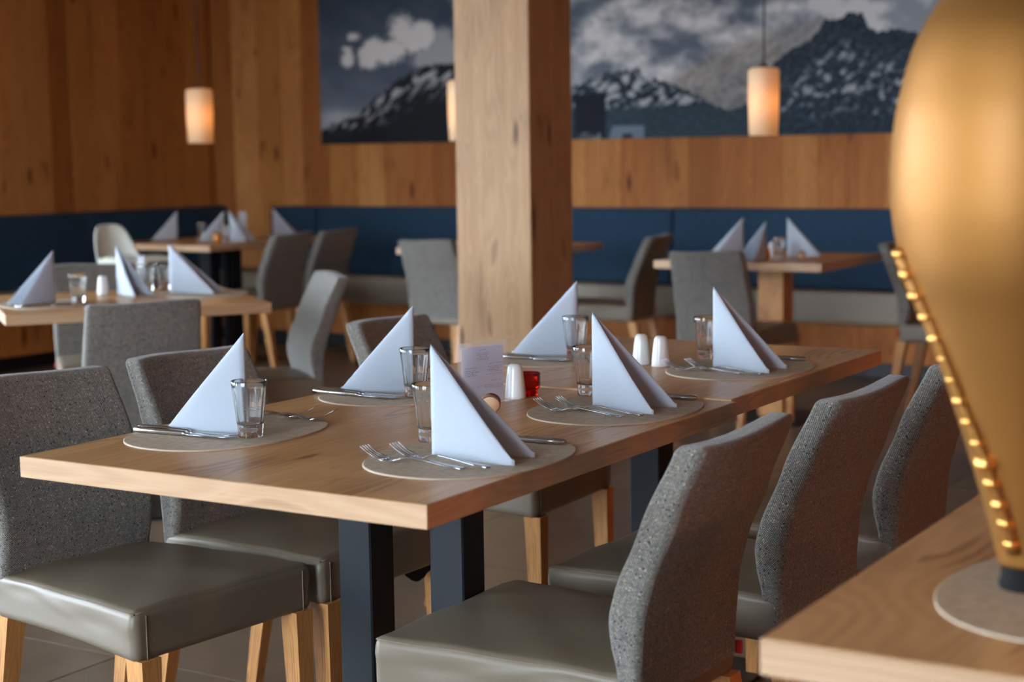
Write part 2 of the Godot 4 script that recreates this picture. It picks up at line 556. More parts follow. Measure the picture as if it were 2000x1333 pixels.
func make_materials() -> void:
	var oak := tex(wood_img(101, Color(0.66, 0.475, 0.30), Color(0.83, 0.655, 0.455), Color(0.50, 0.335, 0.195), 2, 0.27, 0))
	var panel := tex(wood_img(202, Color(0.66, 0.475, 0.305), Color(0.80, 0.625, 0.435), Color(0.44, 0.275, 0.14), 8, 0.14, 0))
	for k in 6:
		var b: float = [0.93, 0.86, 0.97, 0.81, 0.89, 1.0][k]
		mat("panel_oak_%d" % k, Color(minf(b, 1.0), minf(b * [0.89, 0.83, 0.91, 0.82, 0.87, 0.92][k], 1.0), minf(b * [0.72, 0.65, 0.77, 0.63, 0.70, 0.80][k], 1.0)), 0.6, panel, Vector3(0.8, 0.45, 1)).metallic_specular = 0.3
	mat("unseen_right_oak", Color(0.66, 0.44, 0.28), 0.6, panel, Vector3(0.8, 0.45, 1))  # for the unseen right wall, tone chosen for its bounce
	mat("column_oak", Color(0.88, 0.90, 0.91), 0.55, panel, Vector3(1.2, 0.6, 1))
	mat("table_oak", Color.WHITE, 0.34, oak, Vector3(1.1, 0.55, 1))
	var pale := tex(wood_img(303, Color(0.71, 0.565, 0.425), Color(0.80, 0.665, 0.525), Color(0.62, 0.47, 0.34), 0, 0.14, 0))
	mat("table_edge", Color.WHITE, 0.42, pale, Vector3(1.4, 0.5, 1))
	mat("leg_oak", Color(1.0, 0.93, 0.80), 0.42, oak, Vector3(2.5, 1.4, 1))
	var tweed := weave_imgs(7, 1020, 6, [Color(0.20, 0.23, 0.27), Color(0.25, 0.275, 0.31), Color(0.165, 0.195, 0.235), Color(0.57, 0.535, 0.47), Color(0.51, 0.48, 0.43), Color(0.64, 0.595, 0.515)], 0.10)
	var f := mat("tweed", Color(1, 1, 1), 0.95, tex(tweed[0]), Vector3(2.7, 2.7, 1))
	relief(f, tex(tweed[1]), 0.06)
	f.rim_enabled = true
	f.rim = 0.55
	f.rim_tint = 0.0
	var lth := tex(noise_img(512, 512, 0.06, 9, 4, FastNoiseLite.TYPE_CELLULAR))
	var l := mat("taupe_leather", Color(0.445, 0.40, 0.335), 0.43)
	relief(l, lth, 0.012)
	l.uv1_scale = Vector3(4, 4, 1)
	mat("leather_seam", Color(0.435, 0.395, 0.335), 0.65)
	var blue := weave_imgs(17, 512, 4, [Color(0.055, 0.20, 0.295), Color(0.07, 0.22, 0.32), Color(0.05, 0.18, 0.275), Color(0.06, 0.205, 0.30)], 0.05)
	mat("blue_cloth", Color.WHITE, 0.85, tex(blue[0]), Vector3(3, 3, 1))
	mat("bench_leather", Color(0.52, 0.475, 0.41), 0.5)
	mat("steel_black", Color(0.075, 0.10, 0.125), 0.45).metallic = 0.25
	mat("black_plastic", Color(0.03, 0.03, 0.035), 0.5)
	mat("lining", Color(0.02, 0.02, 0.02), 0.95)
	mat("red_felt", Color(0.65, 0.06, 0.04), 0.8)
	mat("tile", Color.WHITE, 0.30, tex(speckle_img(41, 512, Color(0.40, 0.34, 0.285), 0.18, 0.012, 0.2)), Vector3(0.9, 0.9, 1))
	mat("grout", Color(0.24, 0.215, 0.19), 0.9)
	mat("plaster", Color(0.78, 0.75, 0.70), 0.9)
	mat("unseen_ceiling_paint", Color(0.56, 0.525, 0.48), 0.9)  # for the unseen ceiling, darkened to limit bounce
	mat("napkin_cloth", Color(0.715, 0.755, 0.80), 0.9)
	relief(M["napkin_cloth"], tex(noise_img(256, 256, 0.25, 77, 2)), 0.008)
	M["napkin_cloth"].uv1_scale = Vector3(6, 6, 1)
	M["napkin_cloth"].backlight_enabled = true
	M["napkin_cloth"].backlight = Color(0.50, 0.52, 0.55)
	mat("mat_felt", Color.WHITE, 0.55, tex(speckle_img(55, 512, Color(0.70, 0.63, 0.54), 0.22, 0.03, 0.3)), Vector3(3, 3, 1))
	mat("mat_edge", Color(0.74, 0.68, 0.59), 0.6)
	var s := mat("cutlery_steel", Color(0.80, 0.80, 0.81), 0.16)
	s.metallic = 1.0
	var g := mat("clear_glass", Color(0.98, 0.99, 0.99, 0.02), 0.02)
	g.refraction_enabled = true
	g.refraction_scale = 0.05
	var rg := mat("red_glass", Color(0.93, 0.07, 0.05, 0.05), 0.03)
	rg.refraction_enabled = true
	rg.refraction_scale = 0.05
	mat("white_wax", Color(0.80, 0.30, 0.26), 0.6)
	mat("porcelain", Color(0.84, 0.85, 0.84), 0.22)
	mat("dark_hole", Color(0.05, 0.05, 0.05), 0.8)
	var ac := mat("acrylic", Color(0.95, 0.97, 0.98, 0.08), 0.03)
	ac.transparency = BaseMaterial3D.TRANSPARENCY_ALPHA
	mat("menu_paper", Color.WHITE, 0.8, tex(menu_img()))
	mat("plain_paper", Color(0.82, 0.83, 0.86), 0.8)
	for q in ["menu_paper", "plain_paper"]:
		M[q].backlight_enabled = true
		M[q].backlight = Color(0.9, 0.9, 0.92)
	mat("beige_wood", Color(0.80, 0.66, 0.53), 0.6)
	mat("bark", Color(0.42, 0.30, 0.21), 0.8)
	mat("mural_print", Color.WHITE, 0.85, tex(mural_img()))
	mat("board_edge", Color(0.10, 0.13, 0.16), 0.5)
	var sh := mat("lamp_shade", Color(0.88, 0.83, 0.70), 0.6)
	sh.emission_enabled = true
	sh.emission = Color(1.0, 0.82, 0.50)
	sh.emission_energy_multiplier = 0.032
	sh.backlight_enabled = true
	sh.backlight = Color(0.5, 0.42, 0.3)
	var ws := mat("unseen_wall_lamp_shade", Color(0.9, 0.82, 0.7), 0.6)  # shade of the out-of-view lamps that warm right-facing sides
	ws.emission_enabled = true
	ws.emission = Color(1.0, 0.63, 0.42)
	ws.emission_energy_multiplier = 1.5
	var bu := mat("bulb", Color(1, 0.9, 0.75), 0.5)
	bu.emission_enabled = true
	bu.emission = Color(1.0, 0.68, 0.34)
	bu.emission_energy_multiplier = 0.8
	mat("cord", Color(0.16, 0.15, 0.14), 0.6)
	mat("chrome", Color(0.7, 0.7, 0.68), 0.25).metallic = 1.0
	var go := mat("gold", Color(0.655, 0.465, 0.24), 0.58)
	go.metallic = 1.0
	go.clearcoat_enabled = true
	go.clearcoat = 0.2
	go.clearcoat_roughness = 0.35
	relief(go, tex(noise_img(256, 256, 0.02, 99, 3)), 0.05)
	var gb := mat("gold_bead", Color(0.90, 0.68, 0.38), 0.38)
	gb.metallic = 1.0
	mat("white_plastic", Color(0.80, 0.80, 0.75), 0.4)
	mat("amber_glass", Color(0.80, 0.52, 0.12), 0.15)
	var wp := mat("window_glass", Color(0.96, 0.98, 1.0, 0.04), 0.02)
	wp.transparency = BaseMaterial3D.TRANSPARENCY_ALPHA
	mat("window_frame", Color(0.30, 0.30, 0.30), 0.5)
	mat("steel_grey", Color(0.33, 0.33, 0.33), 0.5)

# ------------------------------------------------------------------ the room
const X0 := -7.93   # left wall
const X1 := 4.6     # right wall
const Z0 := -2.6    # front wall, behind the camera
const Z1 := 8.87    # back wall
const TOP := 2.95

func make_room() -> void:
	# floor: slab and tiles
	var fl := struct("floor")
	part("slab", boxm(Vector3(X1 - X0 + 0.4, 0.2, Z1 - Z0 + 0.4), 0.001, 2), M["grout"], fl, P((X0 + X1) / 2, -0.1035, (Z0 + Z1) / 2))
	var tiles := []
	for k in 4:
		tiles.append(boxm(Vector3(0.5965, 0.02, 0.5965), 0.0012, 2, Vector2(0.27 * k, 0.41 * k)))
	for i in 14:
		for j in 15:
			part("tile", tiles[(i * 3 + j * 5 + i * j) % 4], M["tile"], fl, P(-2.905 - 4.8 + 0.3 + 0.6 * i, -0.01, 2.83 - 3.0 + 0.3 + 0.6 * j))
	# ceiling, out of view, its tone kept dark to dim the left wall
	var ce := struct("ceiling")
	part("slab", boxm(Vector3(X1 - X0 + 0.4, 0.2, Z1 - Z0 + 0.4), 0.001), M["unseen_ceiling_paint"], ce, P((X0 + X1) / 2, TOP + 0.1, (Z0 + Z1) / 2))
	# back wall, clad in upright oak planks
	rng.seed = 77
	var wb := struct("wall_back")
	part("core", boxm(Vector3(X1 - X0 + 0.4, TOP, 0.2), 0.001), M["plaster"], wb, P((X0 + X1) / 2, TOP / 2, Z1 + 0.12))
	var x := X0
	while x < X1 - 0.01:
		var w := minf(rng.randf_range(0.17, 0.25), X1 - x)
		part("plank", boxm(Vector3(w - 0.0015, TOP - 0.02, 0.02), 0.001, 1, Vector2(rng.randf() * 5.0, rng.randf() * 5.0)), M["panel_oak_%d" % (rng.randi() % 6)], wb, P(x + w / 2, TOP / 2, Z1 + 0.01))
		x += w
	# left wall: out-of-view windows placed for daylight from the left, panelled beyond
	var sill := 0.25
	var head := 2.7
	var wl := struct("wall_left")
	var zs: float = UNSEEN_WIN_Z[UNSEEN_WIN_Z.size() - 1][1] + 0.3
	part("core", boxm(Vector3(0.25, TOP, Z1 - zs + 0.2), 0.001), M["plaster"], wl, P(X0 - 0.145, TOP / 2, (zs + Z1 + 0.2) / 2))
	part("sill", boxm(Vector3(0.25, sill, zs - Z0 + 0.2), 0.002), M["plaster"], wl, P(X0 - 0.145, sill / 2, (zs + Z0 - 0.2) / 2))
	part("header", boxm(Vector3(0.25, TOP - head, zs - Z0 + 0.2), 0.002), M["plaster"], wl, P(X0 - 0.145, (TOP + head) / 2, (zs + Z0 - 0.2) / 2))
	var ez := [Z0 - 0.2]
	for q in UNSEEN_WIN_Z:
		ez.append(q[0]); ez.append(q[1])
	ez.append(zs)
	for k in range(0, ez.size(), 2):
		var pw: float = ez[k + 1] - ez[k]
		part("pier", boxm(Vector3(0.25, head - sill, pw), 0.002), M["plaster"], wl, P(X0 - 0.145, (sill + head) / 2, (ez[k] + ez[k + 1]) / 2))
	var z := zs
	while z < Z1 - 0.01:
		var w := minf(rng.randf_range(0.17, 0.25), Z1 - z)
		part("plank", boxm(Vector3(0.02, TOP - 0.02, w - 0.0015), 0.001, 1, Vector2(rng.randf() * 5.0, rng.randf() * 5.0)), M["panel_oak_%d" % (rng.randi() % 6)], wl, P(X0 - 0.01, TOP / 2, z + w / 2))
		z += w
	for k in UNSEEN_WIN_Z.size():
		var a: float = UNSEEN_WIN_Z[k][0]
		var b: float = UNSEEN_WIN_Z[k][1]
		var wn := struct("unseen_window_%d" % (k + 1 + UNSEEN_WIN_X.size()))
		var st := st_new()
		for e in [a + 0.03, b - 0.03]:
			boxm(Vector3(0.07, head - sill, 0.06), 0.004, 1, Vector2.ZERO, st, P(X0 - 0.14, (sill + head) / 2, e))
		for e in [sill + 0.03, head - 0.03]:
			boxm(Vector3(0.07, 0.06, b - a - 0.12), 0.004, 2, Vector2.ZERO, st, P(X0 - 0.14, e, (a + b) / 2))
		part("window_frame", done(st), M["window_frame"], wn)
		part("pane", boxm(Vector3(0.006, head - sill - 0.12, b - a - 0.12), 0.0005), M["window_glass"], wn, P(X0 - 0.14, (sill + head) / 2, (a + b) / 2))
	# right wall, out of view, dark so right-facing sides get little bounce
	var wr := struct("wall_right")
	part("core", boxm(Vector3(0.2, TOP, Z1 - Z0 + 0.4), 0.001), M["unseen_right_oak"], wr, P(X1 + 0.1, TOP / 2, (Z0 + Z1) / 2))
	# unseen lamps on the right wall, placed to warm the sides facing right
	for k in UNSEEN_WALL_LAMPS.size():
		var at := P(X1 - 0.085, 1.75, UNSEEN_WALL_LAMPS[k])
		part("unseen_lamp_bracket", boxm(Vector3(0.02, 0.22, 0.10), 0.004), M["chrome"], wr, at + Vector3(0.075, 0, 0))
		part("lamp_shade", lathe([Vector2(0, -0.14), Vector2(0.062, -0.14), Vector2(0.065, -0.13), Vector2(0.065, 0.13), Vector2(0.062, 0.14), Vector2(0, 0.14)], 28), M["unseen_wall_lamp_shade"], wr, at)
		var li := OmniLight3D.new()
		li.name = "unseen_wall_lamp_light"
		wr.add_child(li, true)
		li.position = at
		li.light_color = Color(1.0, 0.63, 0.42)
		li.light_energy = UNSEEN_LAMP_E
		li.light_size = 0.06
		li.omni_range = 20.0
		li.omni_attenuation = 2.0
		li.shadow_enabled = true
	# front wall: sill, header and piers round unseen windows lighting camera-facing sides
	var wf := struct("wall_front")
	var wx := UNSEEN_WIN_X
	part("sill", boxm(Vector3(X1 - X0 + 0.4, sill, 0.25), 0.002), M["plaster"], wf, P((X0 + X1) / 2, sill / 2, Z0 - 0.125))
	part("header", boxm(Vector3(X1 - X0 + 0.4, TOP - head, 0.25), 0.002), M["plaster"], wf, P((X0 + X1) / 2, (TOP + head) / 2, Z0 - 0.125))
	var edges := [X0 - 0.2]
	for q in wx:
		edges.append(q[0]); edges.append(q[1])
	edges.append(X1 + 0.2)
	for k in range(0, edges.size(), 2):
		var pw: float = edges[k + 1] - edges[k]
		if pw > 0.01:
			part("pier", boxm(Vector3(pw, head - sill, 0.25), 0.002), M["plaster"], wf, P((edges[k] + edges[k + 1]) / 2, (sill + head) / 2, Z0 - 0.125))
	for k in wx.size():
		var a: float = wx[k][0]
		var b: float = wx[k][1]
		var wn := struct("unseen_window_%d" % (k + 1))
		var st := st_new()
		for e in [a + 0.03, b - 0.03]:
			boxm(Vector3(0.06, head - sill, 0.07), 0.004, 1, Vector2.ZERO, st, P(e, (sill + head) / 2, Z0 - 0.12))
		for e in [sill + 0.03, head - 0.03]:
			boxm(Vector3(b - a - 0.12, 0.06, 0.07), 0.004, 0, Vector2.ZERO, st, P((a + b) / 2, e, Z0 - 0.12))
		part("window_frame", done(st), M["window_frame"], wn)
		part("pane", boxm(Vector3(b - a - 0.12, head - sill - 0.12, 0.006), 0.0005), M["window_glass"], wn, P((a + b) / 2, (sill + head) / 2, Z0 - 0.12))
	# column
	var co := thing("column", "square oak-clad pillar standing between the dining tables", "column", P(-3.394, 0, 5.565))
	co.set_meta("kind", "structure")
	part("shaft", boxm(Vector3(0.345, TOP, 0.33), 0.004, 1, Vector2(0.2, 0.35)), M["column_oak"], co, Vector3(0, TOP / 2, 0))

const UNSEEN_WALL_LAMPS := [0.2, 2.4, 4.6]  # out of view, placed to light the sides facing right
const UNSEEN_WIN_X := [[-7.6, -5.9], [-2.8, -0.7]]  # out of view, placed to light the sides facing the camera
const UNSEEN_WIN_Z := [[-2.2, -0.2], [0.1, 2.1], [2.4, 4.4]]  # out of view, placed to light the room from the left

# upholstered bench along a wall: run along local x from 0 to length, front towards +Z (local)
func make_bench(called: String, label: String, at: Vector3, turn: float, length: float, seams: Array) -> void:
	var t := thing(called, label, "bench", at, turn)
	var pts := [0.0]
	pts.append_array(seams)
	pts.append(length)
	for i in pts.size() - 1:
		var a: float = pts[i]
		var w: float = pts[i + 1] - a
		var c := a + w / 2
		part("back_panel", rbox(Vector3(w - 0.004, 0.47, 0.10), 0.018, Vector3i(4, 4, 2), func(p): return p + Vector3(0, 0, -p.y * 0.12)), M["blue_cloth"], t, Vector3(c, 0.675, 0.085))
		part("seat_pad", rbox(Vector3(w - 0.004, 0.06, 0.40), 0.018, Vector3i(4, 2, 4), func(p): return p), M["blue_cloth"], t, Vector3(c, 0.440, 0.235))
		part("seat_front", rbox(Vector3(w - 0.003, 0.178, 0.09), 0.018, Vector3i(4, 3, 3), func(p): return p), M["bench_leather"], t, Vector3(c, 0.387, 0.428))
		part("plinth", boxm(Vector3(w - 0.002, 0.315, 0.40), 0.002, 1, Vector2(a * 0.7, 0.3)), M["panel_oak_1"], t, Vector3(c, 0.2465, 0.215))
	part("toe_kick", boxm(Vector3(length, 0.09, 0.34), 0.002), M["black_plastic"], t, Vector3(length / 2, 0.045, 0.20))

func make_mural() -> void:
	var t := thing("mural", "wide wall print of clouds over snowy mountains above the blue bench", "wall print", P(-4.275, 1.83, Z1))
	part("board", boxm(Vector3(5.33, 1.0, 0.018), 0.001), M["board_edge"], t, Vector3(0, 0, 0.011))
	var st := st_new()
	var w := 2.664
	var h := 0.499
	quad(st, Vector3(-w, -h, 0), Vector3(w, -h, 0), Vector3(w, h, 0), Vector3(-w, h, 0), Vector3(0, 0, 1), Vector2(0, 1), Vector2(1, 1), Vector2(1, 0), Vector2(0, 0))
	part("print", done(st), M["mural_print"], t, Vector3(0, 0, 0.0215))

func make_lamp(x: float, z: float, y: float, r: float, label: String) -> void:
	var t := thing("pendant_lamp", label, "pendant lamp", P(x, y, z), 0.0, "cylindrical pendant lamps over the far tables")
	var h := 0.315
	part("lamp_shade", lathe([Vector2(r * 0.93, 0), Vector2(r * 0.98, h * 0.35), Vector2(r, h * 0.7), Vector2(r, h - 0.012), Vector2(r - 0.012, h), Vector2(0.03, h + 0.003), Vector2(0.03, h - 0.003), Vector2(r - 0.016, h - 0.006), Vector2(r - 0.006, h * 0.7), Vector2(r * 0.98 - 0.006, h * 0.35), Vector2(r * 0.93 - 0.005, 0), Vector2(r * 0.93, 0)], 40), M["lamp_shade"], t)
	part("socket", lathe([Vector2(0, h - 0.07), Vector2(0.02, h - 0.07), Vector2(0.02, h + 0.012), Vector2(0.007, h + 0.026), Vector2(0, h + 0.026)], 20), M["chrome"], t)
	var cd := part("cord", lathe([Vector2(0.0045, h + 0.02), Vector2(0.0045, TOP - y - 0.02), Vector2(0.05, TOP - y - 0.018), Vector2(0.05, TOP - y - 0.001), Vector2(0, TOP - y - 0.001)], 12), M["cord"], t)
	cd.name = "cord"
	part("bulb", lathe([Vector2(0, 0.12), Vector2(0.02, 0.128), Vector2(0.028, 0.15), Vector2(0.024, 0.18), Vector2(0.014, 0.21), Vector2(0.012, 0.25), Vector2(0, 0.25)], 20), M["bulb"], t)
	var li := OmniLight3D.new()
	li.name = "lamp_light"
	t.add_child(li)
	li.position = Vector3(0, 0.155, 0)
	li.light_color = Color(1.0, 0.72, 0.42)
	li.light_energy = LAMP_E
	li.light_size = 0.02
	li.omni_range = 12.0
	li.omni_attenuation = 2.0
	li.shadow_enabled = true

# ------------------------------------------------------------------ tables
func make_table(label: String, at: Vector3, turn: float, size: Vector2, thick: float, posts: Array, wooden := false, group := "", uvo := Vector2.ZERO) -> Node3D:
	var t := thing("dining_table", label, "table", at, turn, group)
	var top := at.y
	t.position.y = 0
	part("tabletop", boxm(Vector3(size.x, thick, size.y), 0.0018, 2, uvo), M["table_oak"], t, Vector3(0, top - thick / 2, 0))
	for k in 2:
		var sg := -1.0 if k == 0 else 1.0
		part("edge_band", boxm(Vector3(size.x + 0.0016, thick - 0.0012, 0.0012), 0.0005, 0, uvo + Vector2(0.21 * k, 0)), M["table_edge"], t, Vector3(0, top - thick / 2, sg * (size.y / 2 + 0.0002)))
		part("edge_band", boxm(Vector3(0.0012, thick - 0.0012, size.y + 0.0008), 0.0005, 2, uvo + Vector2(0.33 * k, 0.4)), M["table_edge"], t, Vector3(sg * (size.x / 2 + 0.0002), top - thick / 2, 0))
	for q in posts:
		var h := top - thick - 0.012 - 0.010
		if wooden:
			part("post", boxm(Vector3(q[2], h, q[3]), 0.004, 1, Vector2(0.3, 0.2)), M["leg_oak"], t, Vector3(q[0], 0.010 + h / 2, q[1]))
		else:
			part("post", boxm(Vector3(q[2], h, q[3]), 0.003), M["steel_black"], t, Vector3(q[0], 0.010 + h / 2, q[1]))
	part("mount_plate", boxm(Vector3(size.x * 0.55, 0.012, size.y * 0.5), 0.002), M["steel_black"], t, Vector3(0, top - thick - 0.006, 0))
	part("base_plate", boxm(Vector3(size.x * 0.55, 0.010, size.y * 0.55), 0.002), M["steel_black"], t, Vector3(0, 0.005, 0))
	return t

# ------------------------------------------------------------------ chair
func along(pts: Array, x: float) -> float:
	if x <= pts[0].x:
		return pts[0].y
	for i in pts.size() - 1:
		if x <= pts[i + 1].x:
			var t: float = smoothstep(0.0, 1.0, (x - pts[i].x) / (pts[i + 1].x - pts[i].x)) * 0.35 + 0.65 * (x - pts[i].x) / (pts[i + 1].x - pts[i].x)
			return lerpf(pts[i].y, pts[i + 1].y, t)
	return pts[pts.size() - 1].y

func back_front(h: float) -> float:   # how far behind the seat's middle the front face of the backrest is
	return along([Vector2(0.38, 0.212), Vector2(0.46, 0.208), Vector2(0.505, 0.197), Vector2(0.54, 0.194), Vector2(0.58, 0.203), Vector2(0.68, 0.243), Vector2(0.82, 0.306)], h)

func back_rear(h: float) -> float:
	return along([Vector2(0.38, 0.246), Vector2(0.46, 0.249), Vector2(0.54, 0.254), Vector2(0.60, 0.268), Vector2(0.70, 0.308), Vector2(0.82, 0.355)], h)

func make_chair() -> Node3D:
	var t := thing("dining_chair", "chair", "chair")
	# seat: trapezium, crowned, with soft dents in the sides
	var seat_d := func(p: Vector3) -> Vector3:
		var f := (p.z + 0.23) / 0.46       # 0 at the front, 1 at the rear
		var wide := lerpf(0.43, 0.350, clampf(f, 0.0, 1.0)) / 0.44
		var q := p
		q.x *= wide
		var up := clampf(p.y / 0.047, -1.0, 1.0)
		if up > 0.0:
			var cx := 1.0 - pow(absf(p.x) / 0.22, 2.4)
			var cz := 1.0 - pow(absf(p.z) / 0.23, 2.4)
			q.y += 0.010 * up * maxf(cx, 0.0) * maxf(cz, 0.0) - 0.008 * up * f
			q.y += 0.0016 * up * sin(p.x * 31.0 + p.z * 12.0) * sin(p.z * 23.0)
		# creases along the sides
		if absf(p.x) > 0.2:
			q.x += signf(p.x) * 0.0026 * sin(p.z * 26.0 + 1.3) * exp(-pow((p.y - 0.016 - 0.010 * sin(p.z * 15.0)) / 0.010, 2.0))
		if p.y < -0.028:
			q.y += 0.006 * sin(clampf(f, 0.0, 1.0) * PI)
		return q
	var seat := part("seat", rbox(Vector3(0.44, 0.094, 0.46), 0.017, Vector3i(20, 8, 20), seat_d), M["taupe_leather"], t, Vector3(0, 0.4165, 0.015))
	var e := 0.0075
	var st := st_new()
	var edge := []
	for k in 25:
		edge.append(seat_d.call(Vector3(-0.2105 + 0.421 * k / 24.0, 0.0415, -0.2245)))
	tube(edge, 0.0016, 6, st)
	for s in [-1.0, 1.0]:
		var side := []
		for k in 25:
			side.append(seat_d.call(Vector3(s * 0.2145, 0.0415, -0.2245 + 0.44 * k / 24.0)))
		tube(side, 0.0016, 6, st)
		var vert := []
		for k in 7:
			vert.append(seat_d.call(Vector3(s * 0.192, 0.036 - 0.078 * k / 6.0, -0.2302)))
		tube(vert, 0.0014, 6, st)
	part("seam", done(st), M["leather_seam"], seat)
	# backrest
	var back_d := func(p: Vector3) -> Vector3:
		var h := p.y + 0.6035          # 0.395 .. 0.812
		var k := (p.z + 0.03) / 0.06   # 0 front, 1 rear
		var w: float = along([Vector2(0.39, 0.348), Vector2(0.54, 0.358), Vector2(0.68, 0.348), Vector2(0.82, 0.336)], h) / 0.36
		var x := p.x * w
		var bow := 0.018 * (1.0 - pow(absf(p.x) / 0.18, 2.0)) * clampf((h - 0.45) / 0.3, 0.0, 1.0)
		var z := lerpf(back_front(h), back_rear(h), k) + bow
		var y := h + 0.004 * sin(p.x * 14.0) * clampf((h - 0.75) / 0.08, 0.0, 1.0)
		return Vector3(x, y, z)
	part("backrest", rbox(Vector3(0.36, 0.417, 0.06), 0.0135, Vector3i(14, 22, 3), back_d), M["tweed"], t)
	# legs
	for s in [-1.0, 1.0]:
		for fr in [true, false]:
			var topc := Vector3(s * (0.184 if fr else 0.148), 0.374, -0.200 if fr else 0.234)
			var bot := Vector3(s * (0.186 if fr else 0.150), 0.008, -0.208 if fr else 0.306)
			var g := st_new()
			g.set_smooth_group(-1)
			var ring := []
			for lv in [[topc, 0.0215], [bot, 0.0135]]:
				var q := []
				for c in [[-1, -1], [1, -1], [1, 1], [-1, 1]]:
					q.append(lv[0] + Vector3(c[0] * lv[1], 0, c[1] * lv[1]))
				ring.append(q)
			for k in 4:
				var a: Vector3 = ring[0][k]; var b: Vector3 = ring[0][(k + 1) % 4]
				var c: Vector3 = ring[1][(k + 1) % 4]; var d: Vector3 = ring[1][k]
				var n := (a + b) * 0.5 - topc
				quad(g, a, b, c, d, n, Vector2(0.3 * k, 0), Vector2(0.3 * k + 0.043, 0), Vector2(0.3 * k + 0.035, 0.37), Vector2(0.3 * k + 0.008, 0.37))
			quad(g, ring[0][0], ring[0][1], ring[0][2], ring[0][3], Vector3.UP)
			quad(g, ring[1][0], ring[1][1], ring[1][2], ring[1][3], Vector3.DOWN)
			var leg := part("leg", done(g), M["leg_oak"], t)
			part("glide", lathe([Vector2(0, 0), Vector2(0.010, 0), Vector2(0.011, 0.004), Vector2(0.011, 0.009), Vector2(0, 0.009)], 14), M["black_plastic"], leg, Vector3(bot.x, 0, bot.z))
	var tagm := part("red_tag", boxm(Vector3(0.006, 0.022, 0.012), 0.001), M["red_felt"], t, Vector3(0.176, 0.412, 0.250))
	tagm.set_meta("label", "small red fabric tag at the foot of the backrest")
	return t

# ------------------------------------------------------------------ small things
# folded napkin standing as a sail: two flaps that meet in the upright edge at the origin and open towards -Z
func make_napkin(half: float, len := 0.168, h := 0.178) -> ArrayMesh:
	var st := st_new()
	for s in [-1.0, 1.0]:
		var dir := Vector3(sin(half) * s, 0, -cos(half))
		var nrm := Vector3(cos(half) * s, 0, sin(half) * s * s * 0.0 + sin(half))
		nrm = Vector3(dir.z * -s, 0, dir.x * s)
		nrm = nrm.normalized()
		st.set_smooth_group(0 if s < 0 else 1)
		var n := 18
		var rows := []
		for side in [0, 1]:
			var rs := []
			for i in n + 1:
				var row := []
				var b := float(i) / n                  # along the base
				var most := h * (1.0 - b)
				for j in n + 1:
					var a := float(j) / n
					var y := most * a
					var x := len * b
					if b > 0.94:
						y = minf(y, h * 0.06)
						x = len * lerpf(0.94, 0.975, (b - 0.94) / 0.06)
						y = h * 0.058 * a * (1.0 - (b - 0.94) / 0.06 * 0.25)
					# to the rim the two leaves of the fold close up
					var rim := minf(1.0 - a, 1.0) * most / 0.022
					var d := minf(rim, (x + 0.002) / 0.012)
					var th := 0.0038 * sqrt(clampf(d, 0.0, 1.0)) + 0.0004
					var belly := 0.006 * sin(clampf(x / len, 0, 1) * PI) * (1.0 - y / h)
					row.append(dir * x + Vector3(0, y, 0) + nrm * ((th if side == 0 else -th) + belly))
				rs.append(row)
			rows.append(rs)
		for side in 2:
			var rs = rows[side]
			var nn := nrm if side == 0 else -nrm
			for i in n:
				for j in n:
					quad(st, rs[i][j], rs[i + 1][j], rs[i + 1][j + 1], rs[i][j + 1], nn, Vector2(rs[i][j].length(), rs[i][j].y), Vector2(rs[i + 1][j].length(), rs[i + 1][j].y), Vector2(rs[i + 1][j + 1].length(), rs[i + 1][j + 1].y), Vector2(rs[i][j + 1].length(), rs[i][j + 1].y))
		for i in n:
			quad(st, rows[0][i][0], rows[0][i + 1][0], rows[1][i + 1][0], rows[1][i][0], Vector3.DOWN)
			quad(st, rows[0][i][n], rows[0][i + 1][n], rows[1][i + 1][n], rows[1][i][n], Vector3.UP + dir)
		for j in n:
			quad(st, rows[0][0][j], rows[0][0][j + 1], rows[1][0][j + 1], rows[1][0][j], -dir)
			quad(st, rows[0][n][j], rows[0][n][j + 1], rows[1][n][j + 1], rows[1][n][j], dir)
	return done(st)

func napkin(x: float, y: float, z: float, deg: float, mesh: Mesh, label: String, group: String) -> void:
	# deg: the way the flaps open, from +x towards +z
	var o := MeshInstance3D.new()
	o.mesh = mesh
	o.material_override = M["napkin_cloth"]
	o.name = numbered("folded_napkin")
	add_child(o)
	o.position = P(x, y, z)
	o.rotation.y = facing(cos(deg_to_rad(deg)), sin(deg_to_rad(deg)))
	tag(o, label, "napkin", group)

func make_glass() -> Node3D:
	var t := thing("water_glass", "glass", "glass")
	var st := st_new()
	# outside with shallow ribs
	st.set_smooth_group(0)
	var outp := [Vector2(0, 0.0005), Vector2(0.0195, 0.0005), Vector2(0.0212, 0.002), Vector2(0.0216, 0.012), Vector2(0.0222, 0.022), Vector2(0.0234, 0.026), Vector2(0.0262, 0.055), Vector2(0.0296, 0.085), Vector2(0.0312, 0.0975), Vector2(0.0306, 0.0985), Vector2(0.0297, 0.0975), Vector2(0.0281, 0.085), Vector2(0.0245, 0.055), Vector2(0.0212, 0.030), Vector2(0.0185, 0.0245), Vector2(0.010, 0.0225), Vector2(0, 0.022)]
	lathe(outp, 84, st, Vector3.ZERO, true, [0.0, 0.0, 0.0, 0.0, 0.0, 0.0, 0.0, 0.0, 0.0, 0.0, 0.0, 0.004, 0.022, 0.022, 0.0, 0.0, 0.0])
	part("tumbler", done(st), M["clear_glass"], t)
	return t

